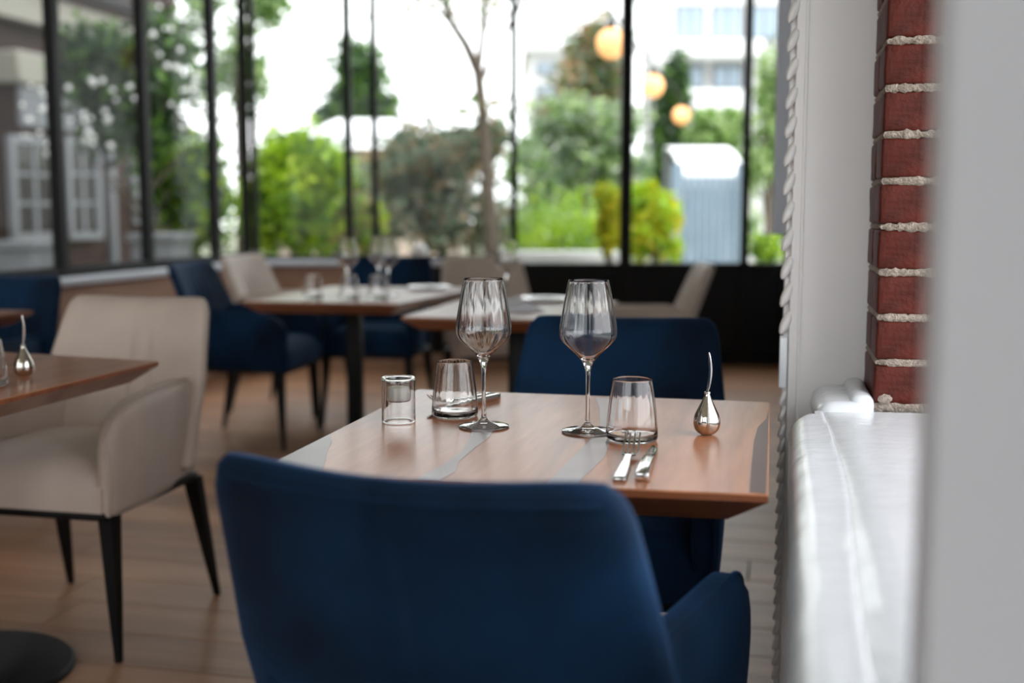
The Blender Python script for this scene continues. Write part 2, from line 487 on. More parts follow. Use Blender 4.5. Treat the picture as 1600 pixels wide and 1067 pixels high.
ledge = obj_bm('trim_3', bm, M['white'], angle=60)
tag(ledge, kind='structure')
# raised moulding returning beside the pier
bm = bmesh.new(); box_into(bm, (0.072, YO1 - 0.05, ZS - 0.05), (0.166, YO1 + 0.20, ZS + 0.014), 0.030, 5)
for v in bm.verts:
    v.co += Vector((1, 0.4, 1)) * noise.noise(v.co * 22) * 0.0025
o = obj_bm('return_moulding', bm, M['white'], ledge)
bm = bmesh.new(); box_into(bm, (0.128, YO1 - 0.03, ZS - 0.03), (0.168, YO1 + 0.20, ZS + 0.026), 0.017, 4)
obj_bm('return_moulding', bm, M['white'], ledge)
# ---- brick pier, brick by brick
pier = empty('wall_pier_brick', (0.168, YO1, ZS), kind='structure')
pier.name = 'wall_opening'
CH, BH, BLn, BWd = 0.0747, 0.0635, 0.215, 0.1025
def brick_mesh(seed, lx, ly):
    bm = bmesh.new(); box_into(bm, (0, 0, 0), (lx, ly, BH), 0.004, 2)
    bmesh.ops.subdivide_edges(bm, edges=[e for e in bm.edges if e.calc_length() > 0.03], cuts=3, use_grid_fill=True)
    for v in bm.verts:
        v.co += Vector((noise.noise(v.co * 30 + Vector((seed, 0, 0))), noise.noise(v.co * 30 + Vector((0, seed, 5))), noise.noise(v.co * 28 + Vector((3, 0, seed))))) * 0.0014
    return mesh_bm(bm, 'brick', M['brick'], angle=50)
bA = [brick_mesh(s, BLn, BWd) for s in (1, 7, 13)]
bB = [brick_mesh(s, BWd, BLn) for s in (3, 9, 15)]
ncourse = int((CEIL - ZS) / CH)
for k in range(ncourse):
    zc = 0.009 + k * CH
    jx, jy = random.uniform(-0.0015, 0.0015), random.uniform(-0.002, 0.002)
    if k % 2 == 0:
        link('brick', bB[k % 3], pier, (jx, jy, zc)); link('brick', bB[(k + 1) % 3], pier, (0.113 + jx, jy, zc))
    else:
        link('brick', bA[k % 3], pier, (jx, jy, zc)); link('brick', bA[(k + 1) % 3], pier, (jx, 0.113 + jy, zc))
    # ragged mortar bed under this course
    bm = bmesh.new()
    N = 46
    rows = []
    path = [Vector((0.004, 0.21, 0))] + [Vector((0.004, 0.21 - 0.206 * t / 16, 0)) for t in range(1, 17)] + [Vector((0.004 + 0.21 * t / N, 0.004, 0)) for t in range(1, N + 1)]
    for i, pp in enumerate(path):
        frontf = i > 17
        wob = noise.noise(Vector((pp.x * 90, k * 7.3, pp.y * 60)))
        wob2 = noise.noise(Vector((pp.x * 150, k * 3.1 + 50, pp.y * 60)))
        outx = -0.0035 - 0.003 * abs(wob)
        hz = 0.0066 + 0.0050 * max(-0.5, wob2)
        if k == 0: hz += 0.003
        n_ = Vector((0, -1, 0)) if frontf else Vector((-1, 0, 0))
        amt = 0.005 + 0.0035 * wob
        c = pp
        zc0 = zc - 0.0055
        if frontf:
            sec = [c + Vector((0, 0.03, hz)), c + Vector((0, -amt * 0.6, hz)), c + Vector((0, -amt - 0.002, 0.001 + 0.002 * wob)), c + Vector((0, -amt * 0.6, -hz)), c + Vector((0, 0.03, -hz))]
        else:
            amt *= 0.35
            sec = [c + Vector((0.03, 0, hz * .8)), c + Vector((-amt * 0.6, 0, hz * .8)), c + Vector((-amt - 0.002, 0, 0)), c + Vector((-amt * 0.6, 0, -hz * .8)), c + Vector((0.03, 0, -hz * .8))]
        rows.append([bm.verts.new(s + Vector((0, 0, zc0))) for s in sec])
    for a, b in zip(rows, rows[1:]):
        for q in range(4): bm.faces.new((a[q], a[q + 1], b[q + 1], b[q]))
    obj_bm('mortar_joint', bm, M['mortar'], pier, angle=70)
box('pier_core', (0.02, 0.02, 0), (0.30, 0.20, CEIL - ZS), M['mortar'], pier)
# a dab of mortar on the lowest brick
bm = bmesh.new(); bmesh.ops.create_icosphere(bm, subdivisions=3, radius=1.0)
for v in bm.verts:
    v.co = Vector((v.co.x * 0.012, v.co.y * 0.0035, v.co.z * 0.008)) * (1 + 0.25 * noise.noise(v.co * 2))
obj_bm('mortar_dab', bm, M['mortar'], pier, (0.018, -0.001, 0.017))

# ---- white casing with rope moulding
YC = 2.215
tr4 = empty('trim_4', (0, YC, 0), kind='structure')
box('casing_board', (0.030, 0, 0), (0.42, 0.14, CEIL), M['casing'], tr4, 0.003, 2)
box('casing_bead', (0.046, -0.004, 0), (0.052, 0.004, CEIL), M['casing'], tr4, 0.0018, 2)
box('casing_backing', (0.020, 0.012, 0), (0.031, 0.13, CEIL), M['casing'], tr4, 0.002)
# twisted rope beads above, plain block, small beads below
bm = bmesh.new(); bmesh.ops.create_icosphere(bm, subdivisions=2, radius=1.0)
rot = Matrix.Rotation(R(24), 4, 'Y') @ Matrix.Rotation(R(-20), 4, 'X')
for v in bm.verts:
    v.co = rot @ Vector((v.co.x * 0.0095, v.co.y * 0.013, v.co.z * 0.030))
rope_me = mesh_bm(bm, 'rope_bead', M['casing'])
zr = onz(1232, 525, 0)                      # only used for the row of pixels
z_b1 = far(1232, 525, 2.17).z; z_b0 = far(1228, 604, 2.17).z
z = z_b1 + 0.03
while z < CEIL - 0.03:
    link('rope_bead', rope_me, tr4, (0.026, 0.006, z)); z += 0.052
bm = bmesh.new(); bmesh.ops.create_icosphere(bm, subdivisions=2, radius=1.0)
for v in bm.verts: v.co = rot @ Vector((v.co.x * 0.0050, v.co.y * 0.009, v.co.z * 0.0165))
bead_me = mesh_bm(bm, 'small_bead', M['casing'])
z = z_b0 - 0.02
while z > 0.02:
    link('small_bead', bead_me, tr4, (0.022, 0.004, z)); z -= 0.030
box('casing_block', (0.014, -0.006, z_b0), (0.0285, 0.03, z_b1), M['white'], tr4, 0.003, 2)
# pale panel hanging on the far part of the right wall
pz0 = far(1220, 366, 3.5).z
box('wall_panel', (0.0, 0.0, 0.0), (0.09, 0.30, CEIL - pz0 - 0.02), M['panel_grey'], None, 0.006, 2, loc=(-0.008, 3.55, pz0))
tag(bpy.data.objects['wall_panel'], 'pale grey box panel hanging high on the wall behind the rope moulding', 'panel')

# ================================================================== FURNITURE
def corner_round(u, v, r, top_only=True):
    return u, v
def shell(name, nu, nv, center, thick, mat, parent, front_groove=None, back_groove=None):
    """closed cushion: grid of centre points (u,v in -1..1, 0..1) with a thickness along local y"""
    bm = bmesh.new(); F, B = [], []
    for j in range(nv + 1):
        v = j / nv
        fr, br = [], []
        for i in range(nu + 1):
            u = -1 + 2 * i / nu
            c = center(u, v); t = thick(u, v)
            gf = front_groove(u, v) if front_groove else 0
            gb = back_groove(u, v) if back_groove else 0
            fr.append(bm.verts.new((c[0], c[1] + t - gf, c[2])))
            br.append(bm.verts.new((c[0], c[1] - t + gb, c[2])))
        F.append(fr); B.append(br)
    for j in range(nv):
        for i in range(nu):
            bm.faces.new((F[j][i], F[j][i + 1], F[j + 1][i + 1], F[j + 1][i]))
            bm.faces.new((B[j][i], B[j + 1][i], B[j + 1][i + 1], B[j][i + 1]))
    for i in range(nu):
        bm.faces.new((F[0][i], B[0][i], B[0][i + 1], F[0][i + 1]))
        bm.faces.new((F[nv][i], F[nv][i + 1], B[nv][i + 1], B[nv][i]))
    for j in range(nv):
        bm.faces.new((F[j][0], F[j + 1][0], B[j + 1][0], B[j][0]))
        bm.faces.new((F[j][nu], B[j][nu], B[j + 1][nu], F[j + 1][nu]))
    return obj_bm(name, bm, mat, parent, angle=180)

def gauss(x, s): return math.exp(-(x / s) ** 2)
BACK_TOP, BACK_BOT = 0.853, 0.40
def back_center(u, v):
    # superellipse-like softening of the two upper corners
    hw = 0.216 + 0.030 * min(1.0, (1 - v) / 0.5)
    vv = v
    cr = 0.12
    if v > 1 - cr:
        q = (v - (1 - cr)) / cr
        hw -= 0.020 * (1 - math.sqrt(max(0.0, 1 - q * q)))
    x = u * hw
    zz = BACK_BOT + (BACK_TOP - BACK_BOT) * vv - 0.010 * (1 - u * u) * v ** 6 - 0.006 * (abs(u) ** 6) * v ** 4
    yy = -0.200 - 0.160 * v ** 1.15 + 0.055 * (u * u) * (1 - 0.35 * v)
    return (x, yy, zz)
def back_thick(u, v):
    t = 0.032 - 0.008 * v
    e = max(0.0, 1 - abs(u) ** 10) ** 0.5
    f = max(0.0, 1 - max(0, (v - 0.5) * 2) ** 12) ** 0.5
    return max(0.006, t * (0.35 + 0.65 * e) * (0.35 + 0.65 * f))
def pleats(u, v):
    g = 0.0
    w = max(0.0, math.sin(math.pi * min(1, max(0, (v - 0.12) / 0.75))))
    for uu, s, a in ((-0.22, 0.05, 0.010), (0.02, 0.045, 0.012), (0.24, 0.05, 0.010)):
        g += a * gauss(u - uu - 0.10 * (v - 0.4), s) * w
    return g
def back_seam(u, v):
    return 0.0045 * gauss(u + 0.06, 0.035) + 0.004 * gauss(v - 0.955, 0.02)
def make_chair(name, mat):
    t = empty(name)
    b = shell('backrest', 48, 36, back_center, back_thick, mat, t, pleats, back_seam)
    for vv_, sg in ((0.955, -1),):
        line = []
        for k in range(33):
            u = -0.92 + 1.84 * k / 32
            c = back_center(u, vv_); th = back_thick(u, vv_)
            line.append((c[0], c[1] + sg * (th - 0.0005), c[2]))
        tube('piping', line, 0.0034, mat, b, 6)
    # arms: curved side panels sweeping from the back to the front leg
    for s in (-1, 1):
        bm = bmesh.new(); nu, nv = 22, 14; O, I = [], []
        for j in range(nv + 1):
            v = j / nv; o_, i_ = [], []
            for i in range(nu + 1):
                u = i / nu                          # 0 back .. 1 front
                yy = -0.235 + 0.475 * u
                ztop = 0.640 - 0.005 * u
                if u > 0.64:
                    q = (u - 0.64) / 0.36; ztop -= 0.095 * (1 - math.sqrt(max(0, 1 - q * q)))
                if u < 0.20:
                    q = (0.20 - u) / 0.20; ztop -= 0.075 * (1 - math.sqrt(max(0, 1 - q * q)))
                zb = 0.365
                zz = zb + (ztop - zb) * v
                yy += -0.03 * v * (1 - u) + 0.012 * v * u
                hx = 0.182 + 0.048 * min(1, u / 0.7) ** 0.9 - 0.012 * (1 - v) + 0.004 * math.sin(math.pi * v)
                th = 0.030 * (0.45 + 0.55 * max(0, 1 - v ** 9) ** 0.5) * (0.5 + 0.5 * max(0, 1 - u ** 14) ** 0.5)
                o_.append(bm.verts.new((s * (hx + th), yy, zz))); i_.append(bm.verts.new((s * (hx - th), yy, zz)))
            O.append(o_); I.append(i_)
        for j in range(nv):
            for i in range(nu):
                bm.faces.new((O[j][i], O[j][i + 1], O[j + 1][i + 1], O[j + 1][i]))
                bm.faces.new((I[j][i], I[j + 1][i], I[j + 1][i + 1], I[j][i + 1]))
        for i in range(nu):
            bm.faces.new((O[0][i], I[0][i], I[0][i + 1], O[0][i + 1])); bm.faces.new((O[nv][i], O[nv][i + 1], I[nv][i + 1], I[nv][i]))
        for j in range(nv):
            bm.faces.new((O[j][0], O[j + 1][0], I[j + 1][0], I[j][0])); bm.faces.new((O[j][nu], I[j][nu], I[j + 1][nu], O[j + 1][nu]))
        # piping follows the outer rim
        rim = [(O[j][nu].co + Vector((0, 0.001, 0))) for j in range(0, nv)] + [O[nv][i].co + Vector((0, 0, 0.001)) for i in range(nu, 1, -1)]
        rim = [v.copy() for v in rim]
        arm = obj_bm('arm', bm, mat, t, angle=180)
        tube('piping', rim, 0.0032, mat, arm, 6)
    # seat cushion: crowned, soft front
    bm = bmesh.new(); n = 16; T, Bt = [], []
    for j in range(n + 1):
        v = -1 + 2 * j / n; tr_, br_ = [], []
        for i in range(n + 1):
            u = -1 + 2 * i / n
            x = u * 0.222; yy = 0.015 + v * 0.235
            if v < 0: x *= 1 - 0.10 * v * v
            e = (max(0, 1 - abs(u) ** 8) ** 0.4) * (max(0, 1 - abs(v) ** 8) ** 0.4)
            zt = 0.435 + 0.065 * e + 0.012 * (1 - u * u) * (1 - v * v)
            tr_.append(bm.verts.new((x, yy + 0.02 * (v > 0.9) * 0, zt))); br_.append(bm.verts.new((x * 0.98, yy * 0.985, 0.372)))
        T.append(tr_); Bt.append(br_)
    for j in range(n):
        for i in range(n):
            bm.faces.new((T[j][i], T[j][i + 1], T[j + 1][i + 1], T[j + 1][i])); bm.faces.new((Bt[j][i], Bt[j + 1][i], Bt[j + 1][i + 1], Bt[j][i + 1]))
    for i in range(n):
        bm.faces.new((T[0][i], Bt[0][i], Bt[0][i + 1], T[0][i + 1])); bm.faces.new((T[n][i], T[n][i + 1], Bt[n][i + 1], Bt[n][i]))
        bm.faces.new((T[i][0], T[i + 1][0], Bt[i + 1][0], Bt[i][0])); bm.faces.new((T[i][n], Bt[i][n], Bt[i + 1][n], T[i + 1][n]))
    obj_bm('seat', bm, mat, t, angle=50)
    box('seat_frame', (-0.225, -0.22, 0.352), (0.225, 0.245, 0.374), M['black'], t, 0.006)
    for sx in (-1, 1):
        for sy in (-1, 1):
            top = Vector((sx * 0.212, 0.205 if sy > 0 else -0.205, 0.362)); bot = Vector((sx * 0.235, 0.225 if sy > 0 else -0.285, 0.0))
            bm = bmesh.new()
            for z_, p, h in ((0, top, 0.021), (1, top.lerp(bot, 0.55), 0.0135), (2, bot, 0.0085)):
                for dx, dy in ((-1, -1), (1, -1), (1, 1), (-1, 1)): bm.verts.new(p + Vector((dx * h, dy * h, 0)))
            bm.verts.ensure_lookup_table()
            for a in (0, 4):
                for k in range(4):
                    bm.faces.new([bm.verts[q] for q in (a + k, a + (k + 1) % 4, a + 4 + (k + 1) % 4, a + 4 + k)])
            bm.faces.new([bm.verts[q] for q in (0, 1, 2, 3)]); bm.faces.new([bm.verts[q] for q in (8, 9, 10, 11)])
            bmesh.ops.bevel(bm, geom=[e for e in bm.edges if abs(e.verts[0].co.z - e.verts[1].co.z) > 0.05], offset=0.003, segments=2, affect='EDGES')
            obj_bm('leg', bm, M['black'], t)
    return t
navy0 = make_chair('navy_armchair', M['navy'])
cream0 = make_chair('cream_armchair', M['cream'])
used = {'navy': False, 'cream': False}
def chair(kind, pos, face_deg, label):
    """face_deg: world heading of the sitter, 0 = +x, 90 = +y"""
    src = navy0 if kind == 'navy' else cream0
    o = copy_tree(src) if used[kind] else src
    used[kind] = True
    o.location = (pos[0], pos[1], 0); o.rotation_euler = (0, 0, R(face_deg - 90))
    tag(o, label, 'chair', 'armchairs of the dining room')
    return o
# near chair seen from behind
pA = LD(-0.106, 1.035)
chair('navy', (pA.x + 0.034, pA.y + 0.365), 83, 'navy velvet armchair in the foreground, its back to the viewer')
pF = LD(0.262, 2.68)
chair('navy', (pF.x, pF.y - 0.36), -90, 'navy armchair behind the wine glasses, facing the viewer across the table')
chair('cream', (-1.766, 2.645), -90, 'large cream armchair on the left, seat and slim black leg in full view')
chair('navy', LD(-1.22, 5.45), 2, 'navy armchair turned sideways, left of the far tables')
chair('cream', LD(-1.20, 6.35), -4, 'cream armchair just behind the sideways navy chair by the corner window')
chair('navy', LD(-0.70, 5.98), -86, 'navy armchair tucked behind the far left table, its seat showing below')
chair('cream', LD(-0.08, 5.95), -62, 'cream armchair under the back window, behind the left wine glass')
chair('cream', LD(0.56, 5.35), 190, 'cream armchair by the dark doors, one arm toward the viewer')
chair('navy', (-2.83, 3.53), -90, 'dark navy armchair at the far left beneath the brick house view')

# ---- tables
def table(name, label, poly, top_z=0.75, thick=0.046, inset=0.05, base_at=None, base_r=0.27, plinth=True):
    """poly: four corners in order (counter-clockwise from above), world xy"""
    c = sum((Vector((p[0], p[1])) for p in poly), Vector((0, 0))) / len(poly)
    t = empty(name, (c.x, c.y, 0), 0, label, 'table', 'wooden dining tables')
    P = [Vector((p[0] - c.x, p[1] - c.y)) for p in poly]
    n = len(P)
    def inner(d):
        out = []
        for i in range(n):
            a, b, d_ = P[i - 1], P[i], P[(i + 1) % n]
            e1 = (b - a).normalized(); e2 = (d_ - b).normalized()
            n1 = Vector((-e1.y, e1.x)); n2 = Vector((-e2.y, e2.x))
            k = (n1 + n2); k = k / max(0.2, k.dot(n1))
            out.append(b + k * d)
        return out
    lev = [(0.0015, top_z), (0.0, top_z - 0.002), (0.0, top_z - 0.010), (inset, top_z - thick)]
    bm = bmesh.new(); rings = []
    for d, z_ in lev:
        rings.append([bm.verts.new((q.x, q.y, z_)) for q in (inner(d) if d else P)])
    bm.faces.new(rings[0])
    for a, b in zip(rings, rings[1:]):
        for k in range(n):
            f = bm.faces.new((a[k], a[(k + 1) % n], b[(k + 1) % n], b[k]))
            if a is not rings[0]: f.material_index = 1
    bm.faces.new(rings[-1]).material_index = 1
    me = mesh_bm(bm, 'tabletop', M['table'], angle=20); me.materials.append(M['table_side'])
    top = link('tabletop', me, t)
    b0 = Vector((0, 0)) if base_at is None else Vector((base_at[0] - c.x, base_at[1] - c.y))
    box('column', (b0.x - 0.03, b0.y - 0.03, 0.02), (b0.x + 0.03, b0.y + 0.03, top_z - thick), M['black'], t, 0.004)
    box('top_plate', (b0.x - 0.18, b0.y - 0.18, top_z - thick - 0.008), (b0.x + 0.18, b0.y + 0.18, top_z - thick), M['black'], t, 0.002)
    bm = lathe_bm([(0, 0.0), (base_r, 0.0), (base_r, 0.008), (base_r - 0.008, 0.016), (0.05, 0.022), (0, 0.022)], 56)
    obj_bm('base_plate', bm, M['black'], t, (b0.x, b0.y, 0), angle=30)
    return t, top, c
def poly_of(pts, z=0.75): return [onz(px, py, z) for px, py in pts]
fl, frr, nr = onz(653, 608, 0.75), onz(1203.5, 628, 0.75), onz(1200.5, 773, 0.75)
gl_ = onz(440, 715, 0.75)
nl = fl + (gl_ - fl) * ((nr.y - 0.03 - fl.y) / (gl_.y - fl.y))
TA, TAtop, cA = table('dining_table', 'walnut and grey resin table in front, set with two wine glasses', [nl, nr, frr, fl], base_at=None)
# resin inlays, flush on the top
def inlay(pts, mat, h=0.0006):
    poly = [onz(px, py, 0.75) for px, py in pts]
    rim = [nl, nr, frr, fl]                      # keep the inlay within the table's outline
    for a, b in zip(rim, rim[1:] + rim[:1]):
        d = (b - a).normalized(); nrm = Vector((-d.y, d.x, 0))
        side = lambda p: (p - a).dot(nrm) - 0.0025
        out = []
        for p, q in zip(poly, poly[1:] + poly[:1]):
            sp, sq = side(p), side(q)
            if sp >= 0: out.append(p)
            if (sp >= 0) != (sq >= 0): out.append(p + (q - p) * (sp / (sp - sq)))
        poly = out
    prism('resin_inlay', [(p.x - cA.x, p.y - cA.y) for p in poly], 0.7485, 0.75 + h, mat, TA)
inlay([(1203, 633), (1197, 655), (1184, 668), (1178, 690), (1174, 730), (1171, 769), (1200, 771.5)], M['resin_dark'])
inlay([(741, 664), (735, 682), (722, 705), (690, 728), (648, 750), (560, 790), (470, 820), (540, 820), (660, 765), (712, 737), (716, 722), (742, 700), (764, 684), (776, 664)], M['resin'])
inlay([(931, 622), (937, 640), (938, 668), (920, 690), (905, 705), (868, 742), (830, 775), (880, 775), (918, 740), (944, 716), (953, 690), (956, 660), (958, 640), (955, 622.5)], M['resin'])
inlay([(515, 678), (519, 690), (512, 704), (508, 722), (500, 745), (470, 775), (330, 775), (441, 714.5)], M['resin'])
# left table
t1 = onz(248, 564, 0.75); t0 = onz(0, 624, 0.75); t2_ = onz(60, 553, 0.75)
eY = (t0 - t1).normalized(); eX = (t2_ - t1).normalized()
TB, _, cB = table('dining_table', 'dark walnut table at the left edge, in front of the cream armchair',
      [t1 + eX * 0.72 + eY * 0.80, t1 + eY * 0.80, t1, t1 + eX * 0.72], base_at=LD(-1.31, 2.62), base_r=0.26)
# table fragment farther left
c1 = onz(52, 485, 0.75)
table('dining_table', 'table corner at the far left in front of the dark navy chair',
      [c1 + Vector((-0.8, -0.75, 0)), c1 + Vector((0.0, -0.75, 0)), c1, c1 + Vector((-0.8, 0, 0))])
# far left table
h0 = LD(-0.42, 4.25); 
TH, _, cH = table('dining_table', 'far table beside the sideways navy armchair, crowded with glasses',
      [h0 + Vector((-0.62, -0.02, 0)), h0, h0 + Vector((0.06, 0.92, 0)), h0 + Vector((-0.62, 0.92, 0))], base_at=LD(-0.68, 4.95))
k0 = LD(-0.36, 3.72)
TK, _, cK = table('dining_table', 'pale gleaming table behind the navy chair, set with a folded napkin',
      [k0, k0 + Vector((0.60, 0, 0)), k0 + Vector((0.60, 0.80, 0)), k0 + Vector((0.0, 0.80, 0))])

# ---- glassware
GL = M['glass']
def wine_mesh():
    # outer profile from foot to rim, then inner profile back down (r, z)
    out = [(0.0, 0.0), (0.0395, 0.0), (0.0402, 0.0012), (0.0395, 0.0024), (0.022, 0.0050), (0.010, 0.0085), (0.0048, 0.014), (0.0036, 0.022), (0.0034, 0.050), (0.0034, 0.085), (0.0042, 0.096), (0.0062, 0.103), (0.0105, 0.111),
           (0.0195, 0.121), (0.0315, 0.132), (0.0405, 0.1415), (0.0441, 0.1500), (0.0443, 0.158), (0.0428, 0.170), (0.0395, 0.190), (0.0352, 0.214), (0.0308, 0.2340), (0.0304, 0.2350)]
    inn = [(0.0298, 0.2345), (0.0342, 0.214), (0.0385, 0.190), (0.0417, 0.170), (0.0432, 0.158), (0.0429, 0.1505), (0.0393, 0.1428), (0.0303, 0.1336), (0.0180, 0.1230), (0.0085, 0.1150), (0.0, 0.1120)]
    out, inn = catmull(out, 4), catmull(inn, 4)
    prof = out + inn
    def rib(i, a):
        r, z = prof[i]
        if i >= len(out) and z > 0.125: return 0.00030 * math.cos(18 * a) * min(1, (z - 0.125) / 0.02) * min(1, max(0, (0.234 - z) / 0.02))
        return 0
    return mesh_bm(lathe_bm(prof, 108, rib), 'wine_glass', GL, angle=75)
def tumbler_mesh():
    out = [(0.0, 0.0), (0.034, 0.0), (0.0375, 0.0015), (0.0388, 0.006), (0.0384, 0.016), (0.0358, 0.045), (0.0318, 0.075), (0.0288, 0.0915), (0.0284, 0.0925)]
    inn = [(0.0279, 0.0920), (0.0306, 0.075), (0.0346, 0.045), (0.0370, 0.018), (0.0360, 0.0105), (0.028, 0.0078), (0.0, 0.0070)]
    out, inn = catmull(out, 4), catmull(inn, 4)
    prof = out + inn
    def rib(i, a):
        r, z = prof[i]
        if i >= len(out) and 0.02 < z: return 0.00022 * math.cos(20 * a) * min(1, (z - 0.02) / 0.01) * min(1, max(0, (0.0915 - z) / 0.02))
        return 0
    return mesh_bm(lathe_bm(prof, 100, rib), 'tumbler', GL, angle=75)
wg_me, tb_me = wine_mesh(), tumbler_mesh()
ZT = 0.7508
def put(name, me, p, label, cat, group=None, rz=0.0, z=ZT):
    o = link(name, me, None, (p[0], p[1], z), rz)
    return tag(o, label, cat, group)
put('wine_glass', wg_me, onz(756, 667, 0.75), 'tall wine glass left of centre, beside the small ribbed tumbler', 'wine glass', 'table glassware', 0.1)
put('wine_glass', wg_me, onz(918, 675, 0.75), 'tall wine glass in the middle, in front of the navy chair', 'wine glass', 'table glassware', 0.5)
put('tumbler', tb_me, onz(711, 650, 0.75), 'tapered clear tumbler next to the tea light', 'tumbler', 'table glassware', 0.2)
put('tumbler', tb_me, onz(987, 688, 0.75), 'tapered clear tumbler behind the fork tines', 'tumbler', 'table glassware', 0.3)
# tea light: double-walled holder with a hanging cup
pc = onz(623, 658.5, 0.75)
tl = empty('candle_holder', (pc.x, pc.y, ZT), 0, 'round glass tea light holder with a white candle', 'candle holder')
prof = [(0.0266, 0.0), (0.0271, 0.0004), (0.0274, 0.002), (0.0274, 0.010), (0.0274, 0.060), (0.0274, 0.0702), (0.0268, 0.0722), (0.0245, 0.0728), (0.0222, 0.0715), (0.0200, 0.0660), (0.0192, 0.0600), (0.0190, 0.0375), (0.0175, 0.0345), (0.0, 0.0340),
        (0.0, 0.0330), (0.0180, 0.0334), (0.0200, 0.0370), (0.0202, 0.0600), (0.0212, 0.0660), (0.0232, 0.0703), (0.0250, 0.0710), (0.0260, 0.0695), (0.0261, 0.060), (0.0261, 0.010), (0.0261, 0.002), (0.0263, 0.0004), (0.0266, 0.0)]
i_ax = 13                                   # the cup's floor meets the axis here
prof = catmull(prof[:i_ax + 1], 4) + catmull(prof[i_ax + 1:], 4)
obj_bm('glass_body', lathe_bm(prof, 64), GL, tl, angle=75)
cnd = obj_bm('candle', lathe_bm([(0, 0.0348), (0.0165, 0.0348), (0.0176, 0.0365), (0.0178, 0.0545), (0.0170, 0.0562), (0.013, 0.0570), (0.0, 0.0578)], 40), M['wax'], tl, angle=60)
tube('wick', [(0, 0, 0.057), (0.0004, 0, 0.061), (0.0012, 0, 0.0635)], 0.0006, M['cloth'], cnd, 6)
# polished drop ornament with a curved stem
def ornament(p, label, lean=0.0):
    t = empty('table_ornament', (p[0], p[1], ZT), lean, label, 'ornament', 'metal drop ornaments')
    pr = [(0, 0.0), (0.008, 0.0), (0.0135, 0.0022), (0.0185, 0.008), (0.0207, 0.0165), (0.0203, 0.0235), (0.0180, 0.0315), (0.0135, 0.041), (0.0092, 0.0495), (0.0060, 0.0565), (0.0042, 0.0610), (0.0040, 0.0632), (0.0028, 0.0645), (0.0, 0.0650)]
    b = obj_bm('body', lathe_bm(pr, 56), M['chrome'], t, angle=80)
    obj_bm('collar', lathe_bm([(0.0030, 0.0625), (0.0046, 0.0628), (0.0047, 0.0655), (0.0030, 0.0662)], 24), M['steel'], t)
    bm = bmesh.new(); L_, N = [], 14
    for k in range(N + 1):
        s = k / N
        zz = 0.064 + 0.062 * s; xx = 0.0045 * math.sin(s * 2.6) - 0.001 * s
        w = 0.0010 + 0.0022 * math.sin(math.pi * min(1, s * 0.95 + 0.05)) ** 0.8
        L_.append([bm.verts.new((xx - w * 0.9, -0.0005, zz)), bm.verts.new((xx, -0.0013, zz)), bm.verts.new((xx + w * 0.9, -0.0005, zz)), bm.verts.new((xx, 0.0008, zz))])
    for a, b_ in zip(L_, L_[1:]):
        for k in range(4): bm.faces.new((a[k], a[(k + 1) % 4], b_[(k + 1) % 4], b_[k]))
    bm.faces.new(L_[0]); bm.faces.new(L_[-1])
    obj_bm('stem', bm, M['steel'], t, angle=70)
    return t
ornament(onz(1104, 679, 0.75), 'polished metal drop with a thin stem, on the right of the front table')
ornament(onz(38, 588, 0.75), 'polished metal drop on the dark left table', 0.3)

# ---- cutlery
def fork_bm():
    bm = bmesh.new()
    # handle along -y, tines toward +y ; length 0.19
    def strip(sts):
        rows = []
        for yy, w, z_, th in sts:
            rows.append([bm.verts.new((-w, yy, z_)), bm.verts.new((w, yy, z_)), bm.verts.new((w * 0.9, yy, z_ + th)), bm.verts.new((-w * 0.9, yy, z_ + th))])
        for a, b in zip(rows, rows[1:]):
            for k in range(4): bm.faces.new((a[k], a[(k + 1) % 4], b[(k + 1) % 4], b[k]))
        bm.faces.new(rows[0]); bm.faces.new(rows[-1])
    strip([(-0.115, 0.0085, 0.000, 0.0040), (-0.105, 0.0090, 0.000, 0.0045), (-0.04, 0.0070, 0.001, 0.0045), (0.0, 0.0048, 0.004, 0.0040), (0.012, 0.0050, 0.0052, 0.0030), (0.022, 0.0098, 0.0046, 0.0022), (0.030, 0.0118, 0.0036, 0.0020), (0.036, 0.0120, 0.0034, 0.0020)])
    for k in range(4):
        x0 = -0.0103 + k * 0.00687
        rows = []
        for s in range(9):
            q = s / 8; yy = 0.034 + 0.047 * q; z_ = 0.0034 + 0.021 * q ** 1.7; w = 0.0021 - 0.0010 * q
            rows.append([bm.verts.new((x0 - w, yy, z_)), bm.verts.new((x0 + w, yy, z_)), bm.verts.new((x0 + w, yy, z_ + 0.0019)), bm.verts.new((x0 - w, yy, z_ + 0.0019))])
        for a, b in zip(rows, rows[1:]):
            for m_ in range(4): bm.faces.new((a[m_], a[(m_ + 1) % 4], b[(m_ + 1) % 4], b[m_]))
        bm.faces.new(rows[0]); bm.faces.new(rows[-1])
    return bm
def knife_bm():
    bm = bmesh.new(); rows = []
    for yy, wl_, wr_, th in [(-0.115, 0.0088, 0.0088, 0.0100), (-0.112, 0.0094, 0.0094, 0.0112), (-0.05, 0.0086, 0.0086, 0.0110), (-0.015, 0.0080, 0.0082, 0.0105), (0.005, 0.0076, 0.0086, 0.0088), (0.025, 0.0070, 0.0090, 0.0062), (0.06, 0.0062, 0.0088, 0.0042), (0.085, 0.0052, 0.0070, 0.0034), (0.104, 0.0034, 0.0026, 0.0024), (0.109, 0.0018, 0.0002, 0.0016)]:
        rows.append([bm.verts.new((-wl_, yy, 0)), bm.verts.new((wr_, yy, 0)), bm.verts.new((wr_ * 0.88, yy, th)), bm.verts.new((-wl_ * 0.88, yy, th))])
    for a, b in zip(rows, rows[1:]):
        for k in range(4): bm.faces.new((a[k], a[(k + 1) % 4], b[(k + 1) % 4], b[k]))
    bm.faces.new(rows[0]); bm.faces.new(rows[-1])
    return bm
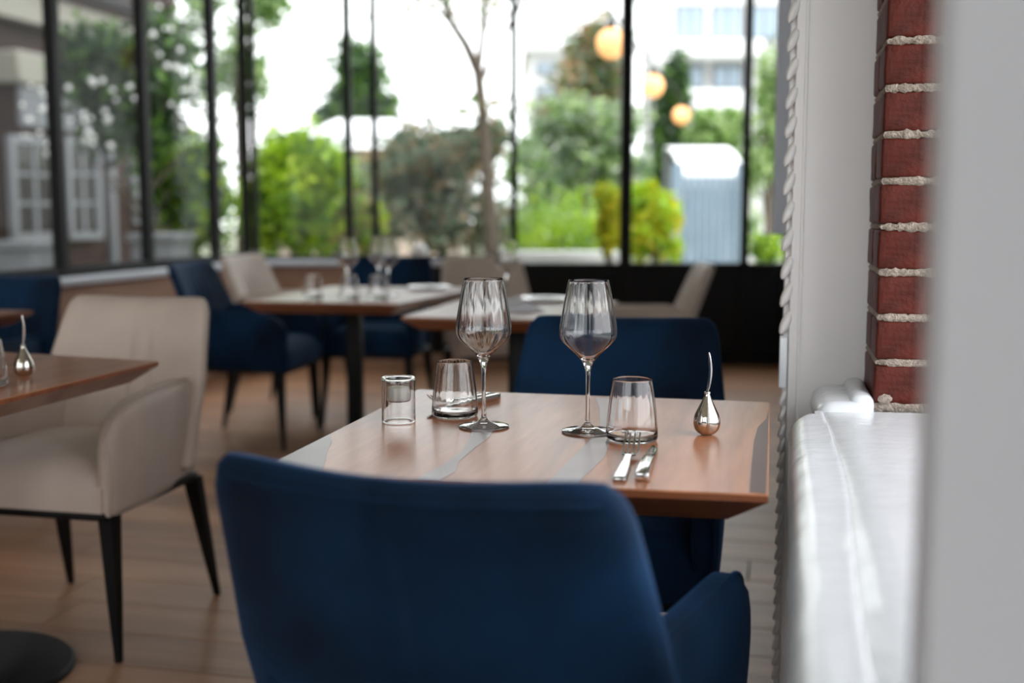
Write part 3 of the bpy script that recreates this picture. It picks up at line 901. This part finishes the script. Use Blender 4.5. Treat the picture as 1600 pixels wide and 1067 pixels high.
def bevelled(bm, d):
    bmesh.ops.bevel(bm, geom=[e for e in bm.edges], offset=d, segments=1, affect='EDGES', clamp_overlap=True)
    return bm
fork_me = mesh_bm(bevelled(fork_bm(), 0.0003), 'fork', M['steel'], angle=50)
knife_me = mesh_bm(bevelled(knife_bm(), 0.0006), 'knife', M['steel'], angle=50)
def lay(name, me, a, b, y_a, label, dz=0.0):
    """lay a piece so that local y=y_a falls on point a and it points toward b"""
    d = (b - a); ang = math.atan2(d.y, d.x) - R(90)
    dn = d.normalized()
    o = link(name, me, None, (a.x - dn.x * y_a, a.y - dn.y * y_a, ZT + dz), ang)
    return tag(o, label, name, 'cutlery on the front table')
lay('fork', fork_me, onz(968, 752, 0.75), onz(986, 710, 0.75), -0.112, 'steel fork with its tines before the right tumbler')
lay('knife', knife_me, onz(1003, 752, 0.75), onz(1019, 706, 0.75), -0.112, 'steel knife beside the fork, nearest the table edge')
lay('fork', fork_me, onz(764, 616.5, 0.75), onz(700, 634, 0.75), -0.112, 'fork lying behind the left tumbler, handle toward the wine stem')
lay('knife', knife_me, onz(775, 624, 0.75), onz(712, 641, 0.75), -0.112, 'knife lying behind the left tumbler, nearer than its fork')

# ---- settings on the other tables
put('tumbler', tb_me, onz(-20, 603, 0.75), 'clear tumbler cut off by the left picture edge', 'tumbler', 'table glassware')
for l_, d_, lab in ((-0.66, 4.62, 'wine glass on the far crowded table, leftmost of three'), (-0.56, 4.86, 'wine glass on the far crowded table, middle of three'), (-0.50, 4.66, 'wine glass on the far crowded table, rightmost of three')):
    put('wine_glass', wg_me, LD(l_, d_), lab, 'wine glass', 'table glassware')
for l_, d_, lab in ((-0.78, 4.50, 'tumbler on the far crowded table, leftmost of three'), (-0.63, 4.46, 'tumbler on the far crowded table, middle of three'), (-0.52, 4.47, 'tumbler on the far crowded table, rightmost of three')):
    put('tumbler', tb_me, LD(l_, d_), lab, 'tumbler', 'table glassware')
put('wine_glass', wg_me, LD(-0.02, 4.25), 'blurred wine glass on the pale table, behind the left glass rim', 'wine glass', 'table glassware')
plate_me = mesh_bm(lathe_bm([(0, 0.004), (0.06, 0.004), (0.075, 0.008), (0.10, 0.016), (0.1005, 0.018), (0.098, 0.018), (0.074, 0.0105), (0.06, 0.0065), (0, 0.0065)][::1], 48), 'plate', M['china'], angle=60)
put('plate', plate_me, LD(-0.36, 5.02), 'white plate on the far crowded table near its right corner', 'plate', None, z=0.7505 - 0.004)
put('plate', plate_me, LD(0.12, 4.36), 'white plate on the pale table, left of the cream arm', 'plate', None, z=0.7505 - 0.004)
def napkin(p, rz, label):
    bm = bmesh.new(); n = 14; G = []
    for j in range(n + 1):
        r_ = []
        for i in range(n + 1):
            u, v = i / n - 0.5, j / n - 0.5
            zz = 0.010 + 0.040 * max(0, 1 - abs(u) * 2.6) * (1 - abs(v)) + 0.006 * noise.noise(Vector((u * 5, v * 5, 1)))
            r_.append(bm.verts.new((u * 0.15, v * 0.20, max(0.001, zz * (1 - (2 * abs(u)) ** 4)))))
        G.append(r_)
    for j in range(n):
        for i in range(n): bm.faces.new((G[j][i], G[j][i + 1], G[j + 1][i + 1], G[j + 1][i]))
    bnd = [e for e in bm.edges if len(e.link_faces) == 1]
    ex = bmesh.ops.extrude_edge_only(bm, edges=bnd)
    for v in ex['geom']:
        if isinstance(v, bmesh.types.BMVert): v.co.z = 0.0
    bmesh.ops.holes_fill(bm, edges=[e for e in bm.edges if len(e.link_faces) == 1])
    o = obj_bm('napkin', bm, M['cloth'], None, (p[0], p[1], 0.7505), rz, angle=80)
    return tag(o, label, 'napkin')
napkin(LD(0.02, 4.0), 0.5, 'folded white napkin standing on the pale table')
# round white ornament on the back sill
g = obj_bm('sill_ornament', lathe_bm([(0, 0), (0.03, 0), (0.048, 0.016), (0.060, 0.048), (0.056, 0.078), (0.038, 0.102), (0.016, 0.112), (0, 0.113)], 32), M['china'], None, (far(655, 390, DB - 0.03).x, far(655, 390, DB - 0.03).y, SILLZ), angle=80)
tag(g, 'round white ornament standing on the back window sill', 'ornament')

# ================================================================== OUTSIDE
M['ground'] = plain('garden_ground', (0.16, 0.17, 0.11), 0.9, var=0.4, scale=1.5)
tag(box('ground', (-45, -25, -0.30), (45, 75, -0.10), M['ground']), kind='structure')
M['bark'] = plain('grey_bark', (0.12, 0.095, 0.075), 0.9, var=0.3, scale=20, bump=0.4)
M['lime'] = leaf_mat('lime_leaves', (0.20, 0.40, 0.02), (0.50, 0.66, 0.03))
M['yellow'] = leaf_mat('yellow_leaves', (0.45, 0.47, 0.02), (0.72, 0.60, 0.01))
M['mid'] = leaf_mat('mid_green_leaves', (0.06, 0.14, 0.02), (0.14, 0.28, 0.04))
M['dusty'] = leaf_mat('dusty_green_leaves', (0.13, 0.20, 0.13), (0.28, 0.32, 0.22))
M['dark'] = leaf_mat('dark_green_leaves', (0.009, 0.028, 0.010), (0.034, 0.080, 0.026))
M['rust'] = leaf_mat('rusty_leaves', (0.20, 0.17, 0.09), (0.38, 0.24, 0.13))
M['pale'] = leaf_mat('pale_green_leaves', (0.25, 0.38, 0.14), (0.45, 0.58, 0.25))

def leaf_cloud(name, blobs, n, size, mats, parent, loc):
    """one crown of many small leaves: blobs = (centre, radii) in local space"""
    me = bpy.data.meshes.new(name)
    V, F, MI = [], [], []
    tot = sum(b[1][0] * b[1][1] * b[1][2] for b in blobs) ** 1.0
    wts = [(b[1][0] * b[1][1] * b[1][2]) ** 0.7 for b in blobs]
    sw = sum(wts)
    for (c, r), w in zip(blobs, wts):
        for _ in range(int(n * w / sw)):
            while True:
                d = Vector((random.gauss(0, 0.52), random.gauss(0, 0.52), random.gauss(0, 0.52)))
                if d.length < 1.5: break
            p = Vector((c[0] + d.x * r[0], c[1] + d.y * r[1], c[2] + d.z * r[2]))
            a = Vector((random.gauss(0, 1), random.gauss(0, 1), random.gauss(0, 1))).normalized()
            b_ = a.cross(Vector((random.gauss(0, 1), random.gauss(0, 1), random.gauss(0, 1)))).normalized()
            s = size * random.uniform(0.6, 1.35)
            k = len(V)
            V += [p - a * s, p + b_ * s * 0.45, p + a * s, p - b_ * s * 0.45]
            F.append((k, k + 1, k + 2, k + 3)); MI.append(random.randrange(len(mats)))
    me.from_pydata([tuple(v) for v in V], [], F)
    for m in mats: me.materials.append(m)
    me.polygons.foreach_set('material_index', MI)
    me.update()
    return link(name, me, parent, loc)
def plant(name, label, cat, px0, py0, px1, py1, D, mats, n=3500, size=0.05, trunk=True, nblob=16, depth=None, group=None, base_z=-0.1, fill=0.42, cone=0.0):
    a, b = far(px0, py1, D), far(px1, py0, D)
    w = (b - a).dot(RT); h = b.z - a.z
    c = (a + b) / 2
    t = empty(name, (c.x, c.y, base_z), YAW, label, cat, group)
    dep = depth or min(w, 2.0) * 0.5
    blobs = [((0, 0, c.z - base_z - h * 0.08), (w * fill * 0.85, dep * 0.7, h * fill * 0.85))]
    for _ in range(nblob):
        bx, bz = random.uniform(-1, 1), random.uniform(-1, 1)
        r = random.uniform(0.10, 0.22)
        blobs.append(((bx * w * (0.5 - r * 0.8) * (1 - cone * (bz + 1) / 2), random.uniform(-dep, dep) * 0.6, c.z - base_z + bz * h * (0.5 - r * 0.8)), (w * r, dep * 0.5, h * r)))
    if cone: blobs[0] = (blobs[0][0], (w * 0.12, dep * 0.4, h * 0.45))
    lc = leaf_cloud('foliage', blobs, n, size, mats, t, (0, 0, 0))
    lc['kind'] = 'stuff'
    if trunk:
        zt = c.z - base_z
        bm = bmesh.new()
        tube_into(bm, [(0, 0, 0), (0.02, 0, zt * 0.5), (-0.02, 0, zt)], [0.05 + 0.02 * h, 0.04 + 0.012 * h, 0.02], 8)
        for k in range(5):
            z0 = zt * random.uniform(0.35, 0.8); a_ = random.uniform(0, 6.28)
            tube_into(bm, [(0, 0, z0), (math.cos(a_) * w * 0.15, math.sin(a_) * dep * 0.3, z0 + h * 0.15), (math.cos(a_) * w * 0.3, math.sin(a_) * dep * 0.5, z0 + h * 0.3)], [0.03, 0.02, 0.008], 6)
        obj_bm('trunk', bm, M['bark'], t)
    return t
gp = 'garden plants beyond the windows'
plant('lime_shrub', 'bright lime green shrub in the window left of centre', 'shrub', 362, 205, 556, 415, 11.5, [M['lime'], M['lime'], M['lime'], M['mid']], 6500, 0.06, group=gp)
plant('green_shrub', 'darker green shrub behind the left mullions', 'shrub', 225, 195, 372, 420, 12.5, [M['mid'], M['lime'], M['mid'], M['dark']], 3600, 0.06, group=gp)
plant('shade_tree', 'tall leafy tree in front of the brick house', 'tree', 110, 20, 330, 260, 11.2, [M['mid'], M['dark'], M['dark'], M['dark']], 3200, 0.065, nblob=20, group=gp, fill=0.30)
plant('corner_tree', 'airy green tree reaching in at the top beside the corner post', 'tree', 290, -60, 450, 190, 13.5, [M['mid'], M['pale'], M['mid']], 2300, 0.06, nblob=14, group=gp, fill=0.30)
plant('conifer', 'dark green conifer rising behind the pale roof', 'tree', 478, 60, 640, 225, 31, [M['dark'], M['dark'], M['mid']], 3600, 0.15, group=gp, cone=0.85, nblob=34)
plant('dusty_shrub', 'large dusty green shrub beside the forked trunk', 'shrub', 578, 175, 800, 408, 11.8, [M['dusty'], M['dusty'], M['rust'], M['dark']], 6500, 0.055, nblob=13, group=gp)
plant('low_shrub', 'low green shrub between the two thin centre mullions', 'shrub', 520, 300, 600, 408, 10.8, [M['lime'], M['rust'], M['mid']], 1200, 0.05, group=gp)
plant('rusty_tree', 'rust tinged tree in front of the apartment block', 'tree', 860, 22, 985, 215, 19, [M['rust'], M['dusty'], M['rust'], M['mid']], 2600, 0.09, group=gp)
plant('grey_green_tree', 'grey green trees above the clipped hedge', 'tree', 815, 150, 1010, 315, 15, [M['dusty'], M['dusty'], M['mid'], M['pale']], 3800, 0.07, nblob=20, group=gp)
plant('dark_conifer', 'dark pointed conifer left of the blue grey gate', 'tree', 1000, 85, 1100, 300, 18.8, [M['dark'], M['mid'], M['dark']], 3800, 0.075, group=gp, cone=0.8, nblob=28)
plant('yellow_shrub', 'yellow flowering shrub at the foot of the wide door stile', 'shrub', 982, 276, 1066, 415, 10.6, [M['yellow'], M['lime'], M['lime']], 2600, 0.05, group=gp)
plant('creeper', 'pale green creeper beside the hanging panel', 'shrub', 1168, 60, 1240, 300, 12, [M['pale'], M['mid'], M['pale']], 1700, 0.05, group=gp)
plant('terrace_shrub', 'light green shrub on the terrace over the white awning', 'shrub', 1072, 165, 1165, 235, 16.6, [M['pale'], M['mid']], 1300, 0.07, group=gp)
plant('gate_shrub', 'small green shrub at the foot of the right window', 'shrub', 1172, 360, 1225, 412, 10.5, [M['lime'], M['mid']], 700, 0.04, group=gp)
plant('background_bush', 'rusty brown bushes in the distance between lime and dusty shrubs', 'shrub', 440, 232, 640, 405, 16, [M['rust'], M['dusty'], M['mid']], 3600, 0.08, group=gp)
plant('background_bush', 'hazy grey green bushes in the distance above the clipped hedge', 'shrub', 775, 205, 1000, 405, 17.5, [M['dusty'], M['pale'], M['mid']], 4600, 0.085, group=gp)
plant('background_bush', 'pale bushes in the distance behind the blue grey gate', 'shrub', 1000, 190, 1190, 400, 22.5, [M['pale'], M['dusty'], M['mid']], 3600, 0.09, group=gp)
def glint_dots(parent, pts, r=0.026):  # white dots modelled in place of bright blurred light spots in the foliage
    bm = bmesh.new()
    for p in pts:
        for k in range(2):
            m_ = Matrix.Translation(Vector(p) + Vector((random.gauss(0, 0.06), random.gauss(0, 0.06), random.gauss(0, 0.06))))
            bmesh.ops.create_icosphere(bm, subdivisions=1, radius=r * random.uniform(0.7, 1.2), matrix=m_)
    o = obj_bm('glint_dots', bm, M['glint_white'], parent); o['kind'] = 'stuff'
M['glint_white'] = plain('white_glints', (0.88, 0.88, 0.86), 0.5)  # white colour imitating glints of light
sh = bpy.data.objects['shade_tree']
glint_pts = []
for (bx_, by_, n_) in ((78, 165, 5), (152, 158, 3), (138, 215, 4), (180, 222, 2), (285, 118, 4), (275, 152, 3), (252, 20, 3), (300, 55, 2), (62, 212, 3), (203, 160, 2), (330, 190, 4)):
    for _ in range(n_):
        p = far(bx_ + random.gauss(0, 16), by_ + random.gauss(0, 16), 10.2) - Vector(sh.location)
        glint_pts.append(Matrix.Rotation(-YAW, 3, 'Z') @ p)
glint_dots(sh, glint_pts)
sh['label'] = 'tall leafy tree with white dots imitating light spots in front of the brick house'
def big_tree(loc, r, z0, z1, label, n, mats):  # trees added to keep sky light off the left side
    t = empty('added_shade_tree', (loc[0], loc[1], -0.1), 0, label, 'tree', gp)
    bl = []
    for k in range(16):
        a_ = random.uniform(0, 6.28); q = random.uniform(0.2, 0.85) * r
        bl.append(((math.cos(a_) * q, math.sin(a_) * q, random.uniform(z0 + 0.3, z1)), (r * 0.34, r * 0.34, (z1 - z0) * 0.22)))
    leaf_cloud('foliage', bl, n, 0.085, mats, t, (0, 0, 0))['kind'] = 'stuff'
    bm = bmesh.new()
    tube_into(bm, [(0, 0, 0), (0.05, 0.03, z0), (0.0, 0.1, z1)], [0.13, 0.10, 0.03], 10)
    obj_bm('trunk', bm, M['bark'], t)
    for k in range(5):
        a_ = random.uniform(0, 6.28); bm = bmesh.new()
        tube_into(bm, [(0.04, 0.03, z0 * 0.9), (math.cos(a_) * r * 0.4, math.sin(a_) * r * 0.4, z0 + 0.5), (math.cos(a_) * r * 0.9, math.sin(a_) * r * 0.9, z0 + 1.0)], [0.06, 0.04, 0.012], 7)
        obj_bm('branch', bm, M['bark'], t)
big_tree((-6.4, 6.3), 1.6, 3.2, 6.0, 'tall dark tree added above the left windows to cut daylight', 8000, [M['dark']])
big_tree((-6.2, 2.6), 1.9, 2.6, 6.2, 'unseen tall dark tree added on the left to cut daylight', 7000, [M['dark']])
# clipped hedge
ha, hb = far(806, 292, 11.3), far(972, 405, 11.3)
hw = (hb - ha).dot(RT); hc = (ha + hb) / 2
hd = empty('clipped_hedge', (hc.x, hc.y, -0.1), YAW, 'clipped yellow green hedge right of the thin centre mullion', 'hedge', gp)
blobs = [((x_ * hw * 0.45 + 0, random.uniform(-0.1, 0.1), 0.55 + zz * 0.38), (hw * 0.14, 0.4, 0.36)) for x_ in (-0.85, -0.5, -0.15, 0.2, 0.55, 0.88) for zz in (-0.5, 0.35, 1.05)]
leaf_cloud('foliage', blobs, 6500, 0.04, [M['lime'], M['pale'], M['lime']], hd, (0, 0, 0))['kind'] = 'stuff'
ya = far(948, 330, 11.0)
plant('yellow_shrub', 'yellow bush squeezed between hedge and wide door stile', 'shrub', 928, 285, 975, 395, 9.7, [M['yellow'], M['yellow'], M['lime']], 1300, 0.045, group=gp)

# forked bare tree
ft = empty('forked_tree', far(768, 400, 10.6) * Vector((1, 1, 0)) + Vector((0, 0, -0.1)), 0, 'tall forked tree with a slim grey trunk', 'tree', gp)
def fp(px, py, D=10.6): return far(px, py, D) - Vector(ft.location)
bm = bmesh.new()
tube_into(bm, [fp(772, 470), fp(768, 390), fp(762, 280), fp(756, 190), fp(746, 105)], [0.085, 0.075, 0.062, 0.055, 0.05], 10)
obj_bm('trunk', bm, M['bark'], ft)
bm = bmesh.new()
tube_into(bm, [fp(746, 110), fp(728, 70, 10.5), fp(705, 35, 10.4), fp(684, -30, 10.3), fp(660, -90, 10.2)], [0.05, 0.042, 0.036, 0.03, 0.02], 8)
tube_into(bm, [fp(703, 34, 10.4), fp(680, 14, 10.4), fp(650, 4, 10.4), fp(630, -20, 10.4)], [0.022, 0.018, 0.014, 0.01], 6)
obj_bm('branch', bm, M['bark'], ft)
bm = bmesh.new()
tube_into(bm, [fp(747, 112), fp(752, 70), fp(757, 20), fp(756, -60)], [0.04, 0.034, 0.03, 0.02], 8)
tube_into(bm, [fp(752, 128), fp(775, 75), fp(800, 30), fp(835, -25)], [0.026, 0.022, 0.018, 0.012], 6)
obj_bm('branch', bm, M['bark'], ft)
leaf_cloud('foliage', [(fp(690, 5), (0.6, 0.4, 0.16)), (fp(800, -5), (0.4, 0.4, 0.15)), (fp(775, 165), (0.45, 0.4, 0.12))], 420, 0.045, [M['mid'], M['rust']], ft, (0, 0, 0))['kind'] = 'stuff'

# ---- brick house on the left
M['hbrick'] = brick_tex('house_brick', (0.036, 0.0125, 0.009), (0.020, 0.009, 0.007), (0.045, 0.03, 0.024), 4.5)
M['hcream'] = plain('cream_boards', (0.25, 0.235, 0.20), 0.7)
M['hwhite'] = plain('house_white', (0.19, 0.195, 0.215), 0.6)
M['hglass'] = plain('house_window_glass', (0.035, 0.032, 0.03), 0.12)
M['roof'] = plain('brown_roof', (0.10, 0.065, 0.05), 0.8, var=0.3, scale=8)
HX = -9.0
hs = empty('brick_house', (HX, 12, -0.1), 0, 'dark brick house with cream band seen through the left windows', 'house')
def hpt(px, py):
    v = ray(px, py); t = HX / v.x
    return Vector((0, v.y * t - 12, CZ + v.z * t + 0.1))
box('wall', (-5, -18, 0), (0, 4.5, 7.5), M['hbrick'], hs)
def hrect(name, pa, pb, d0, d1, mat, parent=hs):
    a, b = hpt(*pa), hpt(*pb)
    return box(name, (d0, min(a.y, b.y), min(a.z, b.z)), (d1, max(a.y, b.y), max(a.z, b.z)), mat, parent, 0.01, 1)
zb0 = hpt(160, 46).z; 
box('cornice', (0, -9, zb0 - 0.22), (0.25, 4.6, zb0 + 0.14), M['hcream'], hs, 0.02, 1)
box('roof', (-5.2, -18.2, 7.5), (0.6, 4.8, 7.9), M['roof'], hs)
a, b = hpt(-60, 150), hpt(97, 200)
bay = box('bay', (0, a.y, 0), (0.7, b.y, hpt(50, 110).z + 0.1), M['hbrick'], hs)
box('bay_band', (-0.05, a.y - 0.1, hpt(50, 150).z), (0.82, b.y + 0.08, hpt(50, 104).z), M['hcream'], hs, 0.02, 1)
zs0, zs1 = hpt(50, 208).z, hpt(50, 152).z
for k in range(5):
    z0 = zs0 + (zs1 - zs0) * k / 5
    box('siding_board', (0.7, a.y, z0), (0.755, b.y, z0 + (zs1 - zs0) / 5 - 0.012), M['hwhite'], hs, 0.004, 1)
box('gutter', (0.2, -9, hpt(160, 20).z), (0.42, 4.6, hpt(160, 20).z + 0.12), M['black'], hs, 0.02, 1)
def house_window(pa, pb, dx=0.0):
    A, B = hpt(*pa), hpt(*pb)
    y0, y1, z0, z1 = min(A.y, B.y), max(A.y, B.y), min(A.z, B.z), max(A.z, B.z)
    w = box('window_frame', (dx, y0, z0), (dx + 0.03, y1, z1), M['hglass'], hs)
    fw = 0.09
    for (ya_, yb_, za_, zb_) in ((y0 - fw, y0, z0 - fw, z1 + fw), (y1, y1 + fw, z0 - fw, z1 + fw), (y0, y1, z0 - fw, z0), (y0, y1, z1, z1 + fw)):
        box('frame_bar', (dx, ya_, za_), (dx + 0.08, yb_, zb_), M['hwhite'], w, 0.005, 1)
    ym = (y0 + y1) / 2
    box('glazing_bar', (dx, ym - 0.03, z0), (dx + 0.05, ym + 0.03, z1), M['hwhite'], w)
    for k in (1, 2):
        zz = z0 + (z1 - z0) * k / 3
        box('glazing_bar', (dx, y0, zz - 0.02), (dx + 0.05, y1, zz + 0.02), M['hwhite'], w)
house_window((22, 225), (70, 362), 0.7)
house_window((-70, 225), (2, 362), 0.7)
house_window((125, 215), (165, 350))
house_window((205, 220), (232, 340))
box('downpipe', (0.70, hpt(92, 300).y - 0.05, 0), (0.80, hpt(92, 300).y + 0.05, zs0), M['hwhite'], hs, 0.02, 2)
# white planters near the house
def planter(px0, py0, px1, py1, D, label):
    A, B = far(px0, py1, D), far(px1, py0, D)
    c = (A + B) / 2; w = (B - A).dot(RT); h = B.z + 0.1
    t = empty('planter', (c.x, c.y, -0.1), YAW, label, 'planter', gp)
    bm = bmesh.new(); box_into(bm, (-w / 2, -0.3, 0), (w / 2, 0.3, h), 0.02, 2)
    obj_bm('box_body', bm, M['hwhite'], t)
    box('rim', (-w / 2 - 0.03, -0.33, h - 0.06), (w / 2 + 0.03, 0.33, h + 0.01), M['hwhite'], t, 0.01, 1)
    return t
planter(0, 378, 72, 420, 10.5, 'long white planter under the brick house window')
planter(222, 366, 285, 415, 10.4, 'white planter behind the left mullions')

# ---- pale buildings behind the garden
M['bpale'] = plain('pale_render', (0.60, 0.60, 0.60), 0.8, var=0.05, scale=1)
M['bwarm'] = plain('warm_render', (0.62, 0.50, 0.42), 0.8)
M['bblue'] = plain('blue_grey_glass', (0.28, 0.36, 0.44), 0.25)
M['bgate'] = plain('blue_grey_paint', (0.22, 0.29, 0.38), 0.5, var=0.1, scale=3)
M['awning'] = plain('white_awning', (0.85, 0.86, 0.88), 0.7)
def building(name, label, px0, py0, px1, D, dep, mat, wins, bands=(), winmat=None, roofmat=None):
    A, B = far(px0, py0, D), far(px1, py0, D)
    c = (A + B) / 2; w = (B - A).dot(RT); h = c.z + 0.1
    t = empty(name, (c.x, c.y, -0.1), YAW, label, 'building')
    box('wall', (-w / 2, 0, 0), (w / 2, dep, h), mat, t)
    box('roof', (-w / 2 - 0.2, -0.2, h), (w / 2 + 0.2, dep + 0.2, h + 0.25), roofmat or M['bpale'], t, 0.02, 1)
    def loc(px, py):
        p = far(px, py, D); return (p - c).dot(RT), p.z + 0.1
    for (a, b_, c_, d_) in wins:
        x0, z1 = loc(a, b_); x1, z0 = loc(c_, d_)
        f = box('window', (x0, -0.06, z0), (x1, 0.02, z1), M['hwhite'], t, 0.01, 1)
        box('glass_pane', (x0 + 0.08, -0.075, z0 + 0.08), ((x0 + x1) / 2 - 0.03, -0.05, z1 - 0.08), winmat or M['bblue'], f)
        box('glass_pane', ((x0 + x1) / 2 + 0.03, -0.075, z0 + 0.08), (x1 - 0.08, -0.05, z1 - 0.08), winmat or M['bblue'], f)
    for (a, b_, c_, d_) in bands:
        x0, z1 = loc(a, b_); x1, z0 = loc(c_, d_)
        box('canopy_band', (x0, -0.9, z0), (x1, 0.0, z1), M['awning'], t, 0.03, 1)
    return t
building('pale_house', 'pale low house with a light roof behind the lime shrub', 432, 232, 705, 21, 5, M['bwarm'], [(455, 250, 490, 300), (640, 250, 675, 300)], roofmat=M['awning'])
ph = bpy.data.objects['pale_house']
# pitched pale roof
A, B = far(432, 232, 20.6), far(705, 232, 20.6); C_ = far(565, 166, 20.6)
bm = bmesh.new()
w_ = (B - A).dot(RT) / 2
zt0, zt1 = A.z + 0.1, C_.z + 0.1
vv = [bm.verts.new(p) for p in ((-w_, -0.5, zt0), (w_, -0.5, zt0), (w_ * 0.75, 2.5, zt1), (-w_ * 0.55, 2.5, zt1), (-w_, 5.5, zt0), (w_, 5.5, zt0))]
for f in ((0, 1, 2, 3), (3, 2, 5, 4), (0, 3, 4), (1, 5, 2), (0, 4, 5, 1)): bm.faces.new([vv[i] for i in f])
obj_bm('pitched_roof', bm, M['awning'], ph, smooth=False)
building('apartment_block', 'pale apartment block peeping out behind the rusty tree', 828, 82, 985, 32, 6, M['bpale'], [(836, 96, 868, 118), (836, 132, 868, 158), (905, 96, 940, 118), (905, 132, 940, 158)])
building('glass_block', 'tall block with blue grey windows at the top right', 1050, -70, 1240, 27, 6, M['bpale'], [(1056, 8, 1100, 64), (1112, 8, 1160, 64), (1056, 100, 1100, 140), (1112, 100, 1160, 140), (1170, 8, 1215, 64)], [(1042, 70, 1180, 96), (1066, 146, 1160, 176)])
# blue-grey gate with an awning
A, B = far(1058, 276, 13), far(1160, 276, 13)
gx = (A + B) / 2; gw = (B - A).dot(RT)
gt = empty('garden_gate', (gx.x, gx.y, -0.1), YAW, 'blue grey board gate right of the yellow shrub', 'gate')
nbd = 9
for k in range(nbd):
    box('board', (-gw / 2 + gw * k / nbd + 0.006, -0.03, 0.05), (-gw / 2 + gw * (k + 1) / nbd - 0.006, 0.03, gx.z + 0.1), M['bgate'], gt, 0.006, 1)
box('gate_rail', (-gw / 2, 0.03, 0.3), (gw / 2, 0.08, 0.42), M['bgate'], gt)
box('gate_rail', (-gw / 2, 0.03, gx.z - 0.25), (gw / 2, 0.08, gx.z - 0.13), M['bgate'], gt)
for s in (-1, 1): box('gate_post', (s * gw / 2 - 0.06, -0.06, 0), (s * gw / 2 + 0.06, 0.1, gx.z + 0.25), M['bgate'], gt)
A, B = far(1056, 272, 14.2), far(1156, 222, 14.2)
ac = (A + B) / 2; aw = (B - A).dot(RT); ah = B.z - A.z
aw_o = empty('awning', (ac.x, ac.y, -0.1), YAW, 'white fabric awning above the blue grey gate', 'awning')
bm = bmesh.new(); n = 10; za, zb_ = A.z + 0.1, B.z + 0.1
G = []
for k in range(n + 1):
    q = k / n; G.append([bm.verts.new((s * aw / 2, -0.5 + 1.6 * q, za + (zb_ - za) * math.sin(q * math.pi / 2) + dz_)) for s in (-1, 1) for dz_ in (0, -0.03)])
for a_, b_ in zip(G, G[1:]):
    bm.faces.new((a_[0], a_[2], b_[2], b_[0])); bm.faces.new((a_[1], b_[1], b_[3], a_[3])); bm.faces.new((a_[0], b_[0], b_[1], a_[1])); bm.faces.new((a_[2], a_[3], b_[3], b_[2]))
bm.faces.new(G[0]); bm.faces.new(G[-1])
obj_bm('canopy', bm, M['awning'], aw_o)
box('valance', (-aw / 2, -0.52, za - 0.18), (aw / 2, -0.5, za), M['awning'], aw_o)
for s in (-1, 1):
    for yy in (-0.45, 1.0): box('post', (s * aw / 2 * 0.96 - 0.03, yy - 0.03, 0), (s * aw / 2 * 0.96 + 0.03, yy + 0.03, za + (0.0 if yy < 0 else zb_ - za - 0.05)), M['hwhite'], aw_o)
# pale garden path edge
A, B = far(806, 398, 10.2), far(975, 398, 10.2)
kb = box('kerb', (-(B - A).length / 2, -0.15, 0), ((B - A).length / 2, 0.15, A.z + 0.13), M['bpale'], None, 0.02, 2, loc=((A + B) / 2 * Vector((1, 1, 0)) + Vector((0, 0, -0.1))), rz=YAW)
tag(kb, 'low pale wall at the foot of the clipped hedge', 'wall')
# added glowing globes and cord in place of pendant lamps mirrored in the glass
M['globe'] = emit_mat('lamp_reflection_glow', (1.0, 0.48, 0.20), 0.35)  # glow standing in for a lamp's reflection
LXW, LZ = -1.38, 2.72
cord = tube('added_cord', [(LXW, y_, LZ + 0.02 + 0.0012 * (y_ - 14) ** 2 * 0) for y_ in (8.35, 10, 13, 17, 21, 24)], 0.012, M['black'], None, 6)  # cord added only to carry the globes
tag(cord, 'added black cord carrying the globes that stand for lamp reflections', 'cord')
pl = tube('added_post', [(LXW, 24.06, -0.1), (LXW, 24.06, 3.0)], 0.06, M['black'], None, 10); tag(pl, 'added dark post holding the far end of the globe cord', 'post')  # post added to end the cord
for (px_, py_, D_, lab) in ((950, 66, 9.9, 'largest warm orange globe standing for a lamp reflection, nearest on the cord'), (1015, 130, 13.2, 'warm orange globe standing for a lamp reflection, middle one on the cord'), (1062, 184, 17.2, 'smallest warm orange globe standing for a lamp reflection, farthest on the cord')):
    p = far(px_, py_, D_)
    t = empty('lamp_reflection', (LXW, p.y, LZ), 0, lab, 'reflection', 'globes standing for pendant lamp reflections')
    obj_bm('globe', lathe_bm([(0, -0.36), (0.06, -0.345), (0.105, -0.30), (0.125, -0.235), (0.11, -0.165), (0.06, -0.12), (0.035, -0.11)], 24), M['globe'], t, angle=80)
    obj_bm('holder', lathe_bm([(0.0, -0.115), (0.04, -0.115), (0.04, -0.05), (0.012, -0.03), (0.012, 0.01), (0, 0.01)], 16), M['black'], t)
